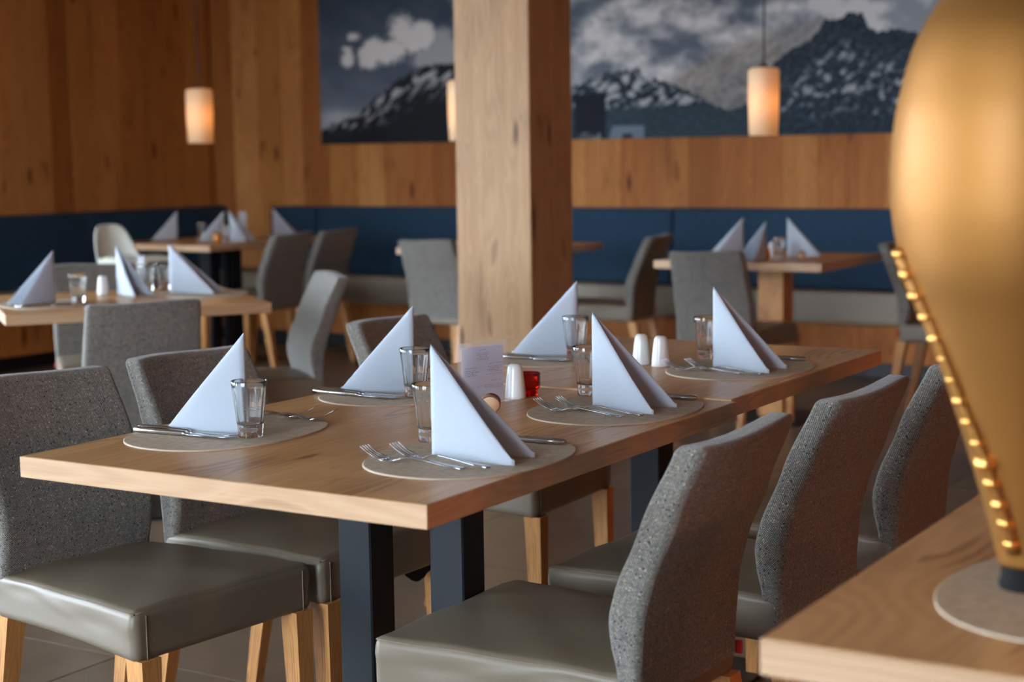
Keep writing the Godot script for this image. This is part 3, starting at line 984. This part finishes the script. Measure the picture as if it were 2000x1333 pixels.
func make_mat() -> Node3D:
	var t := thing("placemat", "mat", "placemat")
	var st := st_new()
	st.set_smooth_group(-1)
	var a := 0.150
	var b := 0.195
	var n := 72
	var e := 2.0 / 2.25
	var top := []
	for k in n:
		var c := cos(TAU * k / n)
		var s := sin(TAU * k / n)
		top.append(Vector3(a * signf(c) * pow(absf(c), e), 0, b * signf(s) * pow(absf(s), e)))
	var rim := st_new()
	rim.set_smooth_group(-1)
	for k in n:
		var p: Vector3 = top[k]
		var q: Vector3 = top[(k + 1) % n]
		var up := Vector3(0, 0.0026, 0)
		tri(st, up, p * 0.992 + up, q * 0.992 + up, Vector3.UP, Vector2.ZERO, Vector2(p.x, p.z), Vector2(q.x, q.z))
		tri(st, Vector3.ZERO, p, q, Vector3.DOWN)
		quad(rim, p, q, q + up * 0.7, p + up * 0.7, p)
		quad(rim, p + up * 0.7, q + up * 0.7, q * 0.992 + up, p * 0.992 + up, p + Vector3.UP * 0.1)
	part("face", done(st), M["mat_felt"], t)
	part("rim", done(rim), M["mat_edge"], t)
	return t

func make_fork() -> ArrayMesh:
	var st := st_new()
	var body := [[0.0, 0.0, 0.0030, 0.0030, 0.0012], [0.004, 0.0, 0.0062, 0.0032, 0.0014], [0.03, 0.0, 0.0058, 0.0045, 0.0014], [0.07, 0.0, 0.0042, 0.0085, 0.0013], [0.10, 0.0, 0.0030, 0.0110, 0.0014], [0.118, 0.0, 0.0034, 0.0085, 0.0014], [0.130, 0.0, 0.0085, 0.0050, 0.0010], [0.140, 0.0, 0.0115, 0.0030, 0.0009], [0.148, 0.0, 0.0122, 0.0026, 0.0009], [0.152, 0.0, 0.0122, 0.0032, 0.0009]]
	strip(body, st)
	for k in 4:
		var x := (k - 1.5) * 0.0068
		strip([[0.149, x, 0.0023, 0.0028, 0.0009], [0.165, x, 0.0019, 0.0065, 0.0009], [0.180, x * 0.98, 0.0016, 0.0125, 0.0008], [0.194, x * 0.96, 0.0010, 0.0200, 0.0006], [0.197, x * 0.95, 0.0004, 0.0215, 0.0004]], st)
	return done(st)

func make_knife() -> Array:
	var a := st_new()
	strip([[0.0, 0.0, 0.0045, 0.0042, 0.0030], [0.004, 0.0, 0.0085, 0.0046, 0.0042], [0.05, 0.0, 0.0078, 0.0046, 0.0044], [0.095, 0.0, 0.0066, 0.0046, 0.0042], [0.108, 0.0, 0.0052, 0.0044, 0.0038], [0.116, 0.0, 0.0060, 0.0040, 0.0026]], a)
	var b := st_new()
	strip([[0.115, 0.0, 0.0062, 0.0036, 0.0011], [0.13, 0.001, 0.0085, 0.0036, 0.0009], [0.18, 0.001, 0.0092, 0.0036, 0.0008], [0.203, 0.000, 0.0072, 0.0036, 0.0007], [0.213, -0.003, 0.0035, 0.0036, 0.0006], [0.217, -0.005, 0.0008, 0.0036, 0.0004]], b)
	return [done(a), done(b)]

func make_shaker() -> Node3D:
	var t := thing("shaker", "shaker", "shaker")
	part("body", lathe([Vector2(0, 0), Vector2(0.0195, 0), Vector2(0.0212, 0.0015), Vector2(0.0211, 0.006), Vector2(0.0190, 0.030), Vector2(0.0163, 0.052), Vector2(0.0150, 0.0605), Vector2(0.0128, 0.0665), Vector2(0.0085, 0.0693), Vector2(0, 0.0700)], 36), M["porcelain"], t)
	var st := st_new()
	for k in 3:
		lathe([Vector2(0, 0.0690), Vector2(0.0010, 0.0690), Vector2(0.0010, 0.0702), Vector2(0, 0.0702)], 8, st, Vector3(0.003 * cos(k * 2.1), 0, 0.003 * sin(k * 2.1)))
	part("pour_hole", done(st), M["dark_hole"], t)
	return t

func make_votive() -> void:
	var t := thing("candle_glass", "low red glass tealight holder beside the menu card", "candle holder", P(-1.655, 0.75, 2.757))
	part("cup", lathe([Vector2(0, 0.0005), Vector2(0.0165, 0.0005), Vector2(0.0185, 0.002), Vector2(0.0185, 0.011), Vector2(0.0200, 0.0135), Vector2(0.0225, 0.016), Vector2(0.0235, 0.020), Vector2(0.0238, 0.0455), Vector2(0.0230, 0.0465), Vector2(0.0215, 0.0455), Vector2(0.0212, 0.021), Vector2(0.0195, 0.0175), Vector2(0, 0.0165)], 44), M["red_glass"], t)
	part("tealight", lathe([Vector2(0, 0.0172), Vector2(0.0188, 0.0175), Vector2(0.0190, 0.031), Vector2(0.0175, 0.032), Vector2(0, 0.031)], 30), M["white_wax"], t)
	part("wick", boxm(Vector3(0.0012, 0.007, 0.0012), 0.0002), M["dark_hole"], t, Vector3(0, 0.0345, 0))

# card stand: paper between two acrylic leaves on a small foot; w, h of the paper; the face looks to +Z
func make_menu(label: String, at: Vector3, turn: float, w: float, h: float, detailed: bool) -> void:
	var t := thing("menu_stand", label, "menu", at, turn, "" if detailed else "")
	var m := 0.010 if detailed else 0.003
	var mesh := boxm(Vector3(w + m * 2, h + m, 0.0022), 0.0006)
	part("front_leaf", mesh, M["acrylic"], t, Vector3(0, (h + m) / 2 + 0.002, 0.0022))
	part("back_leaf", mesh, M["acrylic"], t, Vector3(0, (h + m) / 2 + 0.002, -0.0022))
	part("foot", boxm(Vector3(w + m * 2, 0.002, 0.034), 0.0006), M["acrylic"], t, Vector3(0, 0.001, 0))
	var st := st_new()
	var a := Vector3(-w / 2, 0.003, 0.0004)
	var up := Vector3(0, h, 0)
	var ri := Vector3(w, 0, 0)
	var dz := Vector3(0, 0, -0.0008)
	quad(st, a, a + ri, a + ri + up, a + up, Vector3(0, 0, 1), Vector2(0, 1), Vector2(1, 1), Vector2(1, 0), Vector2(0, 0))
	quad(st, a + dz, a + ri + dz, a + ri + up + dz, a + up + dz, Vector3(0, 0, -1), Vector2(1, 1), Vector2(0, 1), Vector2(0, 0), Vector2(1, 0))
	part("menu_card", done(st), M["menu_paper"] if detailed else M["plain_paper"], t)

func wood_disc(label: String, at: Vector3, turn: float) -> void:
	var t := thing("wood_slice", label, "wood slice", at, turn, "wood slices on the tables")
	# a slice of branch that leans on its flat side
	part("slice", lathe([Vector2(0, 0), Vector2(0.0165, 0), Vector2(0.0172, 0.0008), Vector2(0.0172, 0.0135), Vector2(0.0165, 0.0143), Vector2(0, 0.0143)], 28), M["beige_wood"], t).rotation.x = -1.15
	part("bark", lathe([Vector2(0.0171, 0.001), Vector2(0.0186, 0.001), Vector2(0.0188, 0.007), Vector2(0.0186, 0.013), Vector2(0.0171, 0.013), Vector2(0.0171, 0.001)], 28), M["bark"], t).rotation.x = -1.15
	for c in t.get_children():
		c.position = Vector3(0, 0.0178, 0.004)

# ------------------------------------------------------------------ gold vase
func vase_r(y: float) -> float:
	# radius of the teardrop at height y above the table
	var pts := [Vector2(0.0, 0.024), Vector2(0.02, 0.031), Vector2(0.05, 0.0380), Vector2(0.128, 0.0605), Vector2(0.218, 0.0895), Vector2(0.296, 0.118), Vector2(0.351, 0.139), Vector2(0.40, 0.1495), Vector2(0.440, 0.1520), Vector2(0.48, 0.1508), Vector2(0.528, 0.1446), Vector2(0.593, 0.1255), Vector2(0.640, 0.096), Vector2(0.675, 0.060), Vector2(0.695, 0.0)]
	for i in pts.size() - 1:
		if y <= pts[i + 1].x:
			var p0: Vector2 = pts[maxi(i - 1, 0)]
			var p3: Vector2 = pts[mini(i + 2, pts.size() - 1)]
			var t: float = (y - pts[i].x) / (pts[i + 1].x - pts[i].x)
			var m1: float = (pts[i + 1].y - p0.y) / (pts[i + 1].x - p0.x) * (pts[i + 1].x - pts[i].x)
			var m2: float = (p3.y - pts[i].y) / (p3.x - pts[i].x) * (pts[i + 1].x - pts[i].x)
			if i == 0:
				m1 = pts[1].y - pts[0].y
			if i == pts.size() - 2:
				m2 = -0.05
			return maxf((2 * t * t * t - 3 * t * t + 1) * pts[i].y + (t * t * t - 2 * t * t + t) * m1 + (-2 * t * t * t + 3 * t * t) * pts[i + 1].y + (t * t * t - t * t) * m2, 0.0)
	return 0.0

func make_vase() -> void:
	var t := thing("gold_vase", "tall gold metal teardrop vase with a beaded seam on the nearest table", "vase", P(-0.424, 0.7527, 1.757))
	var prof := [Vector2(0, 0.040), Vector2(0.026, 0.030), Vector2(0.0325, 0.026)]
	var y := 0.030
	while y < 0.69:
		prof.append(Vector2(vase_r(y), y))
		y += 0.0102
	prof.append(Vector2(0, 0.695))
	part("body", lathe(prof, 96), M["gold"], t)
	part("foot", lathe([Vector2(0, 0), Vector2(0.031, 0), Vector2(0.032, 0.004), Vector2(0.0295, 0.012), Vector2(0.0285, 0.030), Vector2(0, 0.033)], 40), M["lining"], t)
	# seam of cast beads, climbing from the foot to the left shoulder
	var toward := Vector3(0.424, 0, 1.757).normalized()          # to the viewer's side
	var left := Vector3(-toward.z, 0, toward.x)
	var st := st_new()
	var path := []
	for k in 30:
		var f := k / 29.0
		var h := lerpf(0.045, 0.365, f)
		var ang: float = along([Vector2(0.04, 0.40), Vector2(0.061, 0.47), Vector2(0.134, 0.72), Vector2(0.212, 0.96), Vector2(0.257, 1.04), Vector2(0.307, 1.13), Vector2(0.365, 1.24)], h)
		var dir := left * sin(ang) + toward * cos(ang)
		path.append(dir * (vase_r(h) + 0.001) + Vector3(0, h, 0))
	part("seam_rib", tube(path, 0.008, 10), M["gold"], t)
	var r := RandomNumberGenerator.new()
	r.seed = 3
	for k in range(1, 30, 2):
		var s := r.randf_range(0.0075, 0.0105) + (0.005 if k == 9 else 0.0)
		var b := part("bead", lathe([Vector2(0, -s * 0.8), Vector2(s * 0.5, -s * 0.68), Vector2(s * 0.85, -s * 0.35), Vector2(s, 0), Vector2(s * 0.85, s * 0.4), Vector2(s * 0.5, s * 0.75), Vector2(0, s * 0.9)], 16), M["gold_bead"], t, path[k] + (path[k] * Vector3(1, 0, 1)).normalized() * 0.001)
		b.rotation = Vector3(r.randf() * 0.5, r.randf() * 3.0, r.randf() * 0.5)

# ------------------------------------------------------------------ high chair
func make_high_chair() -> void:
	var t := thing("high_chair", "white plastic child's high chair behind the left table", "high chair", P(-6.135, 0, 6.13), facing(0.9, -0.43))
	var st := st_new()
	st.set_smooth_group(0)
	# shell: a back that rises round the rear and runs down into arms; front is -Z
	var n := 40
	var ga := []
	for i in n + 1:
		var ph := lerpf(-2.3, 2.3, float(i) / n)     # 0 at the rear
		var rise := exp(-pow(ph / 0.92, 4.0))
		var top := 0.735 + 0.168 * rise
		var row := []
		for j in 9:
			var f := j / 8.0
			var y := lerpf(0.50, top, f)
			var rad := lerpf(0.135, 0.172, f) + 0.03 * rise * f * f
			row.append([Vector3(sin(ph) * rad * 0.72, y, cos(ph) * rad * 1.1), Vector3(sin(ph) * (rad - 0.012) * 0.72, y, cos(ph) * (rad - 0.012) * 1.1)])
		ga.append(row)
	for i in n:
		for j in 8:
			var mid: Vector3 = ga[i][j][0] * Vector3(1, 0, 1)
			quad(st, ga[i][j][0], ga[i + 1][j][0], ga[i + 1][j + 1][0], ga[i][j + 1][0], mid)
			quad(st, ga[i][j][1], ga[i + 1][j][1], ga[i + 1][j + 1][1], ga[i][j + 1][1], -mid)
		quad(st, ga[i][8][0], ga[i + 1][8][0], ga[i + 1][8][1], ga[i][8][1], Vector3.UP)
		quad(st, ga[i][0][0], ga[i + 1][0][0], ga[i + 1][0][1], ga[i][0][1], Vector3.DOWN)
	for i in [0, n]:
		for j in 8:
			quad(st, ga[i][j][0], ga[i][j + 1][0], ga[i][j + 1][1], ga[i][j][1], Vector3(0, 0, -1))
	part("shell", done(st), M["white_plastic"], t)
	part("seat", rbox(Vector3(0.20, 0.03, 0.30), 0.012, Vector3i(4, 2, 4), func(p): return p), M["white_plastic"], t, Vector3(0, 0.505, -0.01))
	part("tray", rbox(Vector3(0.30, 0.03, 0.19), 0.013, Vector3i(6, 2, 4), func(p): return p), M["white_plastic"], t, Vector3(0, 0.735, -0.21))
	for s in [-1.0, 1.0]:
		for f in [-1.0, 1.0]:
			part("leg", tube([Vector3(s * 0.11, 0.505, f * 0.11), Vector3(s * 0.21, 0.0, f * 0.22)], 0.014, 12), M["white_plastic"], t)

# ------------------------------------------------------------------ build
const LAMP_E := 0.032
const UNSEEN_LAMP_E := 2.0  # strength of the unseen lamps on the right wall
const SKY_E := 30.0
const EXPOSURE := 0.91

func _ready() -> void:
	# camera: 57 mm on full frame, turned 31.5 degrees to the left of the room's axis, tilted 6.5 degrees down
	var cam := Camera3D.new()
	cam.name = "camera"
	add_child(cam)
	var right := Vector3(0.852953, -0.013883, -0.521803)
	var up := Vector3(-0.047047, 0.993533, -0.103338)
	var back := right.cross(up).normalized()
	up = back.cross(right).normalized()
	cam.transform = Transform3D(Basis(right.normalized(), up, back), P(0, 1.225, 0))
	var lens := CameraAttributesPhysical.new()
	lens.frustum_focal_length = 56.95
	lens.frustum_focus_distance = 2.95
	lens.exposure_aperture = 3.6
	lens.frustum_near = 0.05
	lens.frustum_far = 60.0
	cam.attributes = lens
	cam.fov = 23.793
	cam.near = 0.05
	cam.far = 60.0
	cam.current = true
	# overcast daylight outside the windows
	var env := Environment.new()
	env.background_mode = Environment.BG_SKY
	var sky := Sky.new()
	var sm := ProceduralSkyMaterial.new()
	sm.sky_top_color = Color(0.86, 0.93, 1.0)
	sm.sky_horizon_color = Color(0.89, 0.945, 1.0)
	sm.ground_bottom_color = Color(0.50, 0.50, 0.50)
	sm.ground_horizon_color = Color(0.62, 0.64, 0.66)
	sm.sky_energy_multiplier = 1.0
	sky.sky_material = sm
	env.sky = sky
	env.background_energy_multiplier = SKY_E
	env.tonemap_mode = Environment.TONE_MAPPER_LINEAR
	env.tonemap_exposure = EXPOSURE
	env.sdfgi_enabled = true
	env.ssao_enabled = true
	env.ssil_enabled = true
	var we := WorldEnvironment.new()
	we.name = "environment"
	we.environment = env
	add_child(we)

	make_materials()
	make_room()
	make_bench("banquette", "long blue-backed upholstered bench along the back wall under the mural", P(X0 + 0.60, 0, Z1), 0.0, 8.6, [0.40, 1.60, 3.09, 4.6, 6.1, 7.4])
	make_bench("banquette", "dark blue upholstered bench along the dark left wall", P(X0, 0, Z1 - 4.15), PI / 2, 4.15, [1.4, 2.8])
	make_mural()
	make_lamp(-6.54, 7.2, 1.333, 0.078, "glowing cylindrical pendant lamp against the dark left wall corner")
	make_lamp(-4.705, 7.2, 1.316, 0.078, "cylindrical pendant lamp half hidden behind the oak pillar")
	make_lamp(-3.01, 7.2, 1.311, 0.073, "white cylindrical pendant lamp in front of the mountain print on the right")

	# ---- tables
	make_table("long oak table in the middle, nearer half with four place settings", P(-1.654, 0.75, 2.334), 0.0, Vector2(0.806, 1.055), 0.0355, [[-0.1, -0.002, 0.073, 0.073], [0.1, -0.002, 0.071, 0.071]], false, "", Vector2(0.13, 0.42))
	make_table("oak table pushed against the far end of the main table", P(-1.662, 0.7535, 3.304), 0.0, Vector2(0.800, 0.880), 0.0355, [[0.035, 0.055, 0.074, 0.074]], false, "", Vector2(0.53, 0.12))
	make_table("oak table at the left, turned at an angle, seen past the grey chairbacks", P(-4.126, 0.75, 4.114), facing(-0.806, 0.592), Vector2(0.86, 0.82), 0.036, [[-0.02, -0.11, 0.08, 0.08], [-0.02, 0.11, 0.08, 0.08]], false, "", Vector2(0.2, 0.7))
	make_table("oak table by the left corner of the benches, on a black pedestal", P(-6.685, 0.75, 7.50), 0.0, Vector2(0.80, 1.08), 0.036, [[0.0, -0.1, 0.09, 0.09], [0.0, 0.1, 0.09, 0.09]], false, "", Vector2(0.6, 0.3))
	make_table("oak table mostly hidden behind the pillar", P(-4.68, 0.75, 7.52), 0.0, Vector2(0.84, 0.78), 0.036, [[0.0, -0.1, 0.08, 0.08], [0.0, 0.1, 0.08, 0.08]], false, "", Vector2(0.1, 0.3))
	make_table("oak table on wooden posts under the right pendant lamp", P(-2.905, 0.75, 7.03), 0.0, Vector2(0.80, 0.80), 0.036, [[0.03, 0.0, 0.125, 0.125]], true, "", Vector2(0.8, 0.1))
	make_table("blurred oak table in the right foreground carrying the gold vase", P(-0.205, 0.75, 1.852), 0.0, Vector2(0.806, 0.80), 0.038, [[-0.02, -0.1, 0.073, 0.073], [-0.02, 0.1, 0.073, 0.073]], false, "", Vector2(0.4, 0.9))

	# ---- chairs: [x, z, facing x, facing z, label]
	var G := "tweed dining chairs with taupe leather seats"
	var chairs := [
		[-2.150, 2.186, 0.994, -0.111, "tweed chair nearest the camera on the left, leather seat in full view"],
		[-2.115, 2.615, 0.999, -0.03, "second tweed chair along the left side of the main table"],
		[-2.150, 3.435, 0.999, 0.049, "tweed chair at the far left of the main table, under the second napkin"],
		[-1.306, 2.250, -1.0, 0.015, "nearest tweed chair on the right side of the main table, seen from behind"],
		[-1.285, 2.770, -0.998, 0.045, "middle tweed chair on the right side of the main table, seen from behind"],
		[-1.258, 3.275, -1.0, -0.005, "third tweed chair on the right, partly behind the gold vase"],
		[-3.720, 3.730, -0.80, 0.60, "grey chair seen squarely from behind at the left angled table"],
		[-3.850, 4.430, -0.604, -0.797, "chair at the right corner of the angled table, its lit front facing left"],
		[-4.690, 4.590, 0.808, -0.589, "chair across the angled table, back showing behind the glasses"],
		[-6.245, 7.265, -1.0, 0.03, "dark chairback at the corner table, nearer of its two"],
		[-6.260, 7.705, -1.0, 0.0, "dark chairback at the corner table, farther of its two"],
		[-4.690, 7.150, 0.0, 1.0, "grey chair just left of the pillar, back to the camera"],
		[-4.070, 7.530, -0.99, -0.13, "dark brown chair to the right of the pillar, at the hidden table"],
		[-2.930, 6.690, -0.02, 1.0, "grey chair with its back to the camera at the right rear table"],
		[-2.060, 7.260, 1.0, -0.016, "chair partly hidden by the gold vase, facing away from the rear table"],
	]
	var proto := make_chair()
	for k in chairs.size():
		var c = chairs[k]
		if k == 0:
			proto.position = P(c[0], 0, c[1])
			proto.rotation.y = facing(c[2], c[3])
			tag(proto, c[4], "chair", G)
		else:
			dup(proto, "dining_chair", c[4], P(c[0], 0, c[1]), facing(c[2], c[3]), G)
	# torn lining hanging under the second chair
	var second: Node3D = get_node("dining_chair_001")
	var ls := st_new()
	ls.set_smooth_group(0)
	var low := [0.003, 0.010, 0.017, 0.022, 0.024, 0.022, 0.020, 0.013, 0.010, 0.004]
	for k in 9:
		var xa := 0.045 - 0.0105 * k
		var xb := xa - 0.0105
		for s in [0.0, 0.0015]:
			quad(ls, Vector3(xa, 0.368, -0.20 + s), Vector3(xb, 0.368, -0.20 + s), Vector3(xb, 0.368 - low[k + 1], -0.203 + s), Vector3(xa, 0.368 - low[k], -0.203 + s), Vector3(0, 0, -1 if s == 0.0 else 1))
	part("torn_lining", done(ls), M["lining"], second, Vector3(-0.115, 0, 0)).set_meta("label", "torn black lining hanging below the seat")

	make_high_chair()
	make_settings()
	make_vase()

func lay_fork(x: float, y: float, z: float, fx: float, fz: float, label: String) -> void:
	var o := MeshInstance3D.new()
	o.mesh = protos["fork"]
	o.material_override = M["cutlery_steel"]
	o.name = numbered("fork")
	add_child(o)
	o.position = P(x, y, z)
	o.rotation.y = facing(fx, fz)
	tag(o, label, "fork", "steel forks on the placemats")

func lay_knife(x: float, y: float, z: float, fx: float, fz: float, label: String) -> void:
	var t := thing("knife", label, "knife", P(x, y, z), facing(fx, fz), "steel knives on the placemats")
	part("handle", protos["knife"][0], M["cutlery_steel"], t)
	part("blade", protos["knife"][1], M["cutlery_steel"], t)

func make_settings() -> void:
	protos["fork"] = make_fork()
	protos["knife"] = make_knife()
	var right_nap := make_napkin(deg_to_rad(12.5), 0.172)
	var wide_nap := make_napkin(deg_to_rad(15.5), 0.168)
	var left_nap := make_napkin(deg_to_rad(15.0), 0.164)
	var H := 0.75
	var H2 := 0.7535
	var up := 0.0027
	# ---- mats
	var mats := [
		[-1.905, H, 2.142, 0.0, "oval placemat at the near left setting of the main table"],
		[-1.394, H, 2.142, 0.0, "oval placemat at the near right setting of the main table"],
		[-1.905, H, 2.680, 0.0, "oval placemat at the left middle setting, under the second left napkin"],
		[-1.414, H, 2.676, 0.0, "oval placemat at the right middle setting, beside the red candle glass"],
		[-1.905, H2, 3.300, 0.0, "oval placemat at the far left setting, behind the menu card"],
		[-1.427, H2, 3.288, 0.0, "oval placemat at the far right setting, beside the two shakers"],
		[-4.24, H, 3.86, 0.94, "oval placemat at the left end of the angled table"],
		[-4.00, H, 4.40, 0.94, "oval placemat at the right end of the angled table"],
		[-0.362, H, 1.755, 0.0, "greyish placemat under the gold vase in the foreground"],
	]
	var pm := make_mat()
	for k in mats.size():
		var q = mats[k]
		if k == 0:
			pm.position = P(q[0], q[1], q[2])
			tag(pm, q[4], "placemat", "oval placemats on the tables")
		else:
			dup(pm, "placemat", q[4], P(q[0], q[1], q[2]), q[3], "oval placemats on the tables")
	# ---- napkins on the main table
	var GN := "white napkins folded into sails"
	napkin(-1.452, H + up, 2.117, 5.6, right_nap, "folded white napkin at the near right setting, front of the picture", GN)
	napkin(-1.472, H + up, 2.691, -3.2, wide_nap, "folded white napkin at the right middle setting, left of the pair of shakers", GN)
	napkin(-1.490, H2 + up, 3.283, -3.4, wide_nap, "folded white napkin at the far right setting, before the grey chair", GN)
	napkin(-1.850, H + up, 2.128, 176.0, left_nap, "folded white napkin at the near left setting, behind a glass", GN)
	napkin(-1.872, H + up, 2.668, 180.0, left_nap, "folded white napkin at the left middle setting, before a tweed chairback", GN)
	napkin(-1.860, H2 + up, 3.325, 183.0, left_nap, "folded white napkin at the far left setting, in front of the pillar foot", GN)
	# other tables
	napkin(-4.235, H + up, 3.905, 255.0, left_nap, "white napkin at the left end of the angled table, beside a glass", GN)
	napkin(-4.285, H + up, 4.250, -10.0, make_napkin(deg_to_rad(13.0), 0.165), "open-fronted white napkin above the grey chairback on the angled table", GN)
	napkin(-4.142, H + up, 4.371, 18.0, make_napkin(deg_to_rad(12.0), 0.20), "large white napkin at the right end of the angled table", GN)
	napkin(-6.98, H, 7.45, 225.0, left_nap, "leftmost white napkin on the corner table by the benches", GN)
	napkin(-6.60, H, 7.45, 240.0, left_nap, "middle napkin on the corner table, behind an amber jar", GN)
	napkin(-6.585, H, 7.475, 5.0, wide_nap, "napkin back to back with another in the middle of the corner table", GN)
	napkin(-6.62, H, 7.93, 25.0, left_nap, "rightmost napkin on the corner table, above a dark chairback", GN)
	napkin(-3.07, H, 7.10, 215.0, left_nap, "left napkin on the right rear table, behind the grey chairback", GN)
	napkin(-2.815, H, 6.76, 250.0, make_napkin(deg_to_rad(20.0), 0.15), "front napkin on the right rear table, beside the amber jar", GN)
	napkin(-2.86, H, 7.13, 20.0, left_nap, "right napkin on the right rear table, beside the wood slice", GN)
	# ---- glasses
	var GG := "clear ribbed water glasses"
	var gl := make_glass()
	var spots := [
		[-1.826, H + up, 2.110, "water glass in front of the near left napkin"],
		[-1.522, H + up, 2.215, "water glass half hidden behind the near right napkin"],
		[-1.838, H + up, 2.624, "water glass in front of the left middle napkin"],
		[-1.540, H + up, 2.795, "water glass half hidden behind the right middle napkin"],
		[-1.842, H2 + up, 3.285, "water glass in front of the far left napkin"],
		[-1.556, H2 + up, 3.392, "water glass half hidden behind the far right napkin"],
		[-4.165, H, 3.945, "water glass on the left of the angled table, beside its left napkin"],
		[-4.287, H, 4.403, "left of two glasses left of the large napkin on the angled table"],
		[-4.262, H, 4.466, "right of two glasses left of the large napkin on the angled table"],
		[-6.85, H, 7.52, "water glass between the napkins on the corner table"],
		[-6.42, H, 7.25, "water glass beside the amber jar on the corner table"],
		[-2.79, H, 6.86, "water glass at the front of the right rear table"],
	]
	for k in spots.size():
		var q = spots[k]
		if k == 0:
			gl.position = P(q[0], q[1], q[2])
			tag(gl, q[3], "glass", GG)
		else:
			dup(gl, "water_glass", q[3], P(q[0], q[1], q[2]), 0.3 * k, GG)
	# ---- cutlery on the main table
	var y := H + up + 0.0005
	var y2 := H2 + up + 0.0005
	lay_fork(-1.331, y, 2.024, -1.0, 0.055, "fork nearest the camera on the near right placemat")
	lay_fork(-1.303, y, 2.052, -1.0, 0.12, "fork beside the near right napkin")
	lay_fork(-1.345, y, 2.574, -1.0, 0.10, "nearer fork of two on the right middle placemat")
	lay_fork(-1.322, y, 2.604, -1.0, 0.14, "fork next to the right middle napkin")
	lay_fork(-1.375, y2, 3.178, -1.0, 0.09, "nearer fork of two on the far right placemat")
	lay_fork(-1.335, y2, 3.195, -1.0, 0.17, "fork next to the far right napkin")
	lay_knife(-1.306, y, 2.291, -1.0, -0.06, "knife on the near right placemat, its handle past the napkin")
	lay_knife(-1.320, y, 2.829, -1.0, -0.05, "knife on the right middle placemat, its handle past the napkin")
	lay_knife(-1.340, y2, 3.456, -1.0, -0.05, "knife on the far right placemat, its handle past the napkin")
	lay_knife(-2.049, y, 2.060, 1.0, 0.06, "front knife on the near left placemat")
	lay_knife(-2.058, y, 2.080, 1.0, 0.055, "knife behind the front one on the near left placemat")
	lay_knife(-2.060, y, 2.580, 1.0, -0.02, "front knife on the left middle placemat")
	lay_knife(-2.066, y, 2.600, 1.0, -0.02, "knife behind the front one on the left middle placemat")
	lay_knife(-2.030, y2, 3.212, 1.0, 0.0, "front knife on the far left placemat, beside the menu card")
	lay_knife(-2.036, y2, 3.232, 1.0, 0.0, "knife behind the front one on the far left placemat")
	lay_fork(-2.035, y, 2.252, 0.93, 0.37, "left fork of two dark ones behind the near left glass")
	lay_fork(-1.985, y, 2.262, 0.97, 0.25, "right fork of two dark ones behind the near left glass")
	lay_fork(-2.01, y, 2.780, 0.97, 0.22, "fork behind the left middle glass")
	lay_knife(-4.20, H + up, 3.70, 0.59, 0.81, "knife on the placemat at the left end of the angled table")
	# ---- middle of the table
	var sh := make_shaker()
	sh.position = P(-1.659, H, 2.712)
	tag(sh, "white porcelain shaker between the menu card and the red candle glass", "shaker", "white porcelain shakers")
	dup(sh, "shaker", "left shaker of the white pair on the far table", P(-1.660, H2, 3.265), 0.6, "white porcelain shakers")
	dup(sh, "shaker", "right shaker of the white pair on the far table", P(-1.604, H2, 3.250), 1.4, "white porcelain shakers")
	dup(sh, "shaker", "white shaker on the angled table, left of the open-fronted napkin", P(-4.330, H, 4.222), 0.2, "white porcelain shakers")
	dup(sh, "shaker", "white shaker left of the front napkin on the right rear table", P(-3.045, H, 7.155), 0.2, "white porcelain shakers")
	dup(sh, "shaker", "white shaker right of the front napkin on the right rear table", P(-2.895, H, 7.03), 0.2, "white porcelain shakers")
	make_votive()
	make_menu("printed menu card in a clear acrylic stand on the main table", P(-1.677, H, 2.622), facing(-0.96, 0.27), 0.106, 0.110, true)
	make_menu("blank-backed card stand behind the open-fronted napkin on the angled table", P(-4.46, H, 4.55), facing(0.5, 0.86), 0.085, 0.115, false)
	make_menu("white card stand among the napkins on the corner table", P(-6.655, H, 7.68), facing(0.3, 0.95), 0.085, 0.16, false)
	wood_disc("small round wood slice beside the near right napkin", P(-1.596, H, 2.520), facing(-0.45, 0.9) )
	wood_disc("small pale wood slice at the right of the right rear table", P(-2.70, H, 6.90), facing(-0.45, 0.9))
	for q in [[-6.49, 7.26, "amber jar on the corner table, before the middle napkins"], [-2.86, 6.86, "amber jar on the right rear table, right of its front napkin"]]:
		var t := thing("amber_jar", q[2], "jar", P(q[0], H, q[1]), 0.0, "amber jars")
		part("jar", lathe([Vector2(0, 0), Vector2(0.022, 0), Vector2(0.024, 0.003), Vector2(0.024, 0.045), Vector2(0.018, 0.055), Vector2(0, 0.055)], 24), M["amber_glass"], t)
		part("lid", lathe([Vector2(0, 0.055), Vector2(0.02, 0.055), Vector2(0.02, 0.066), Vector2(0, 0.067)], 24), M["chrome"], t)
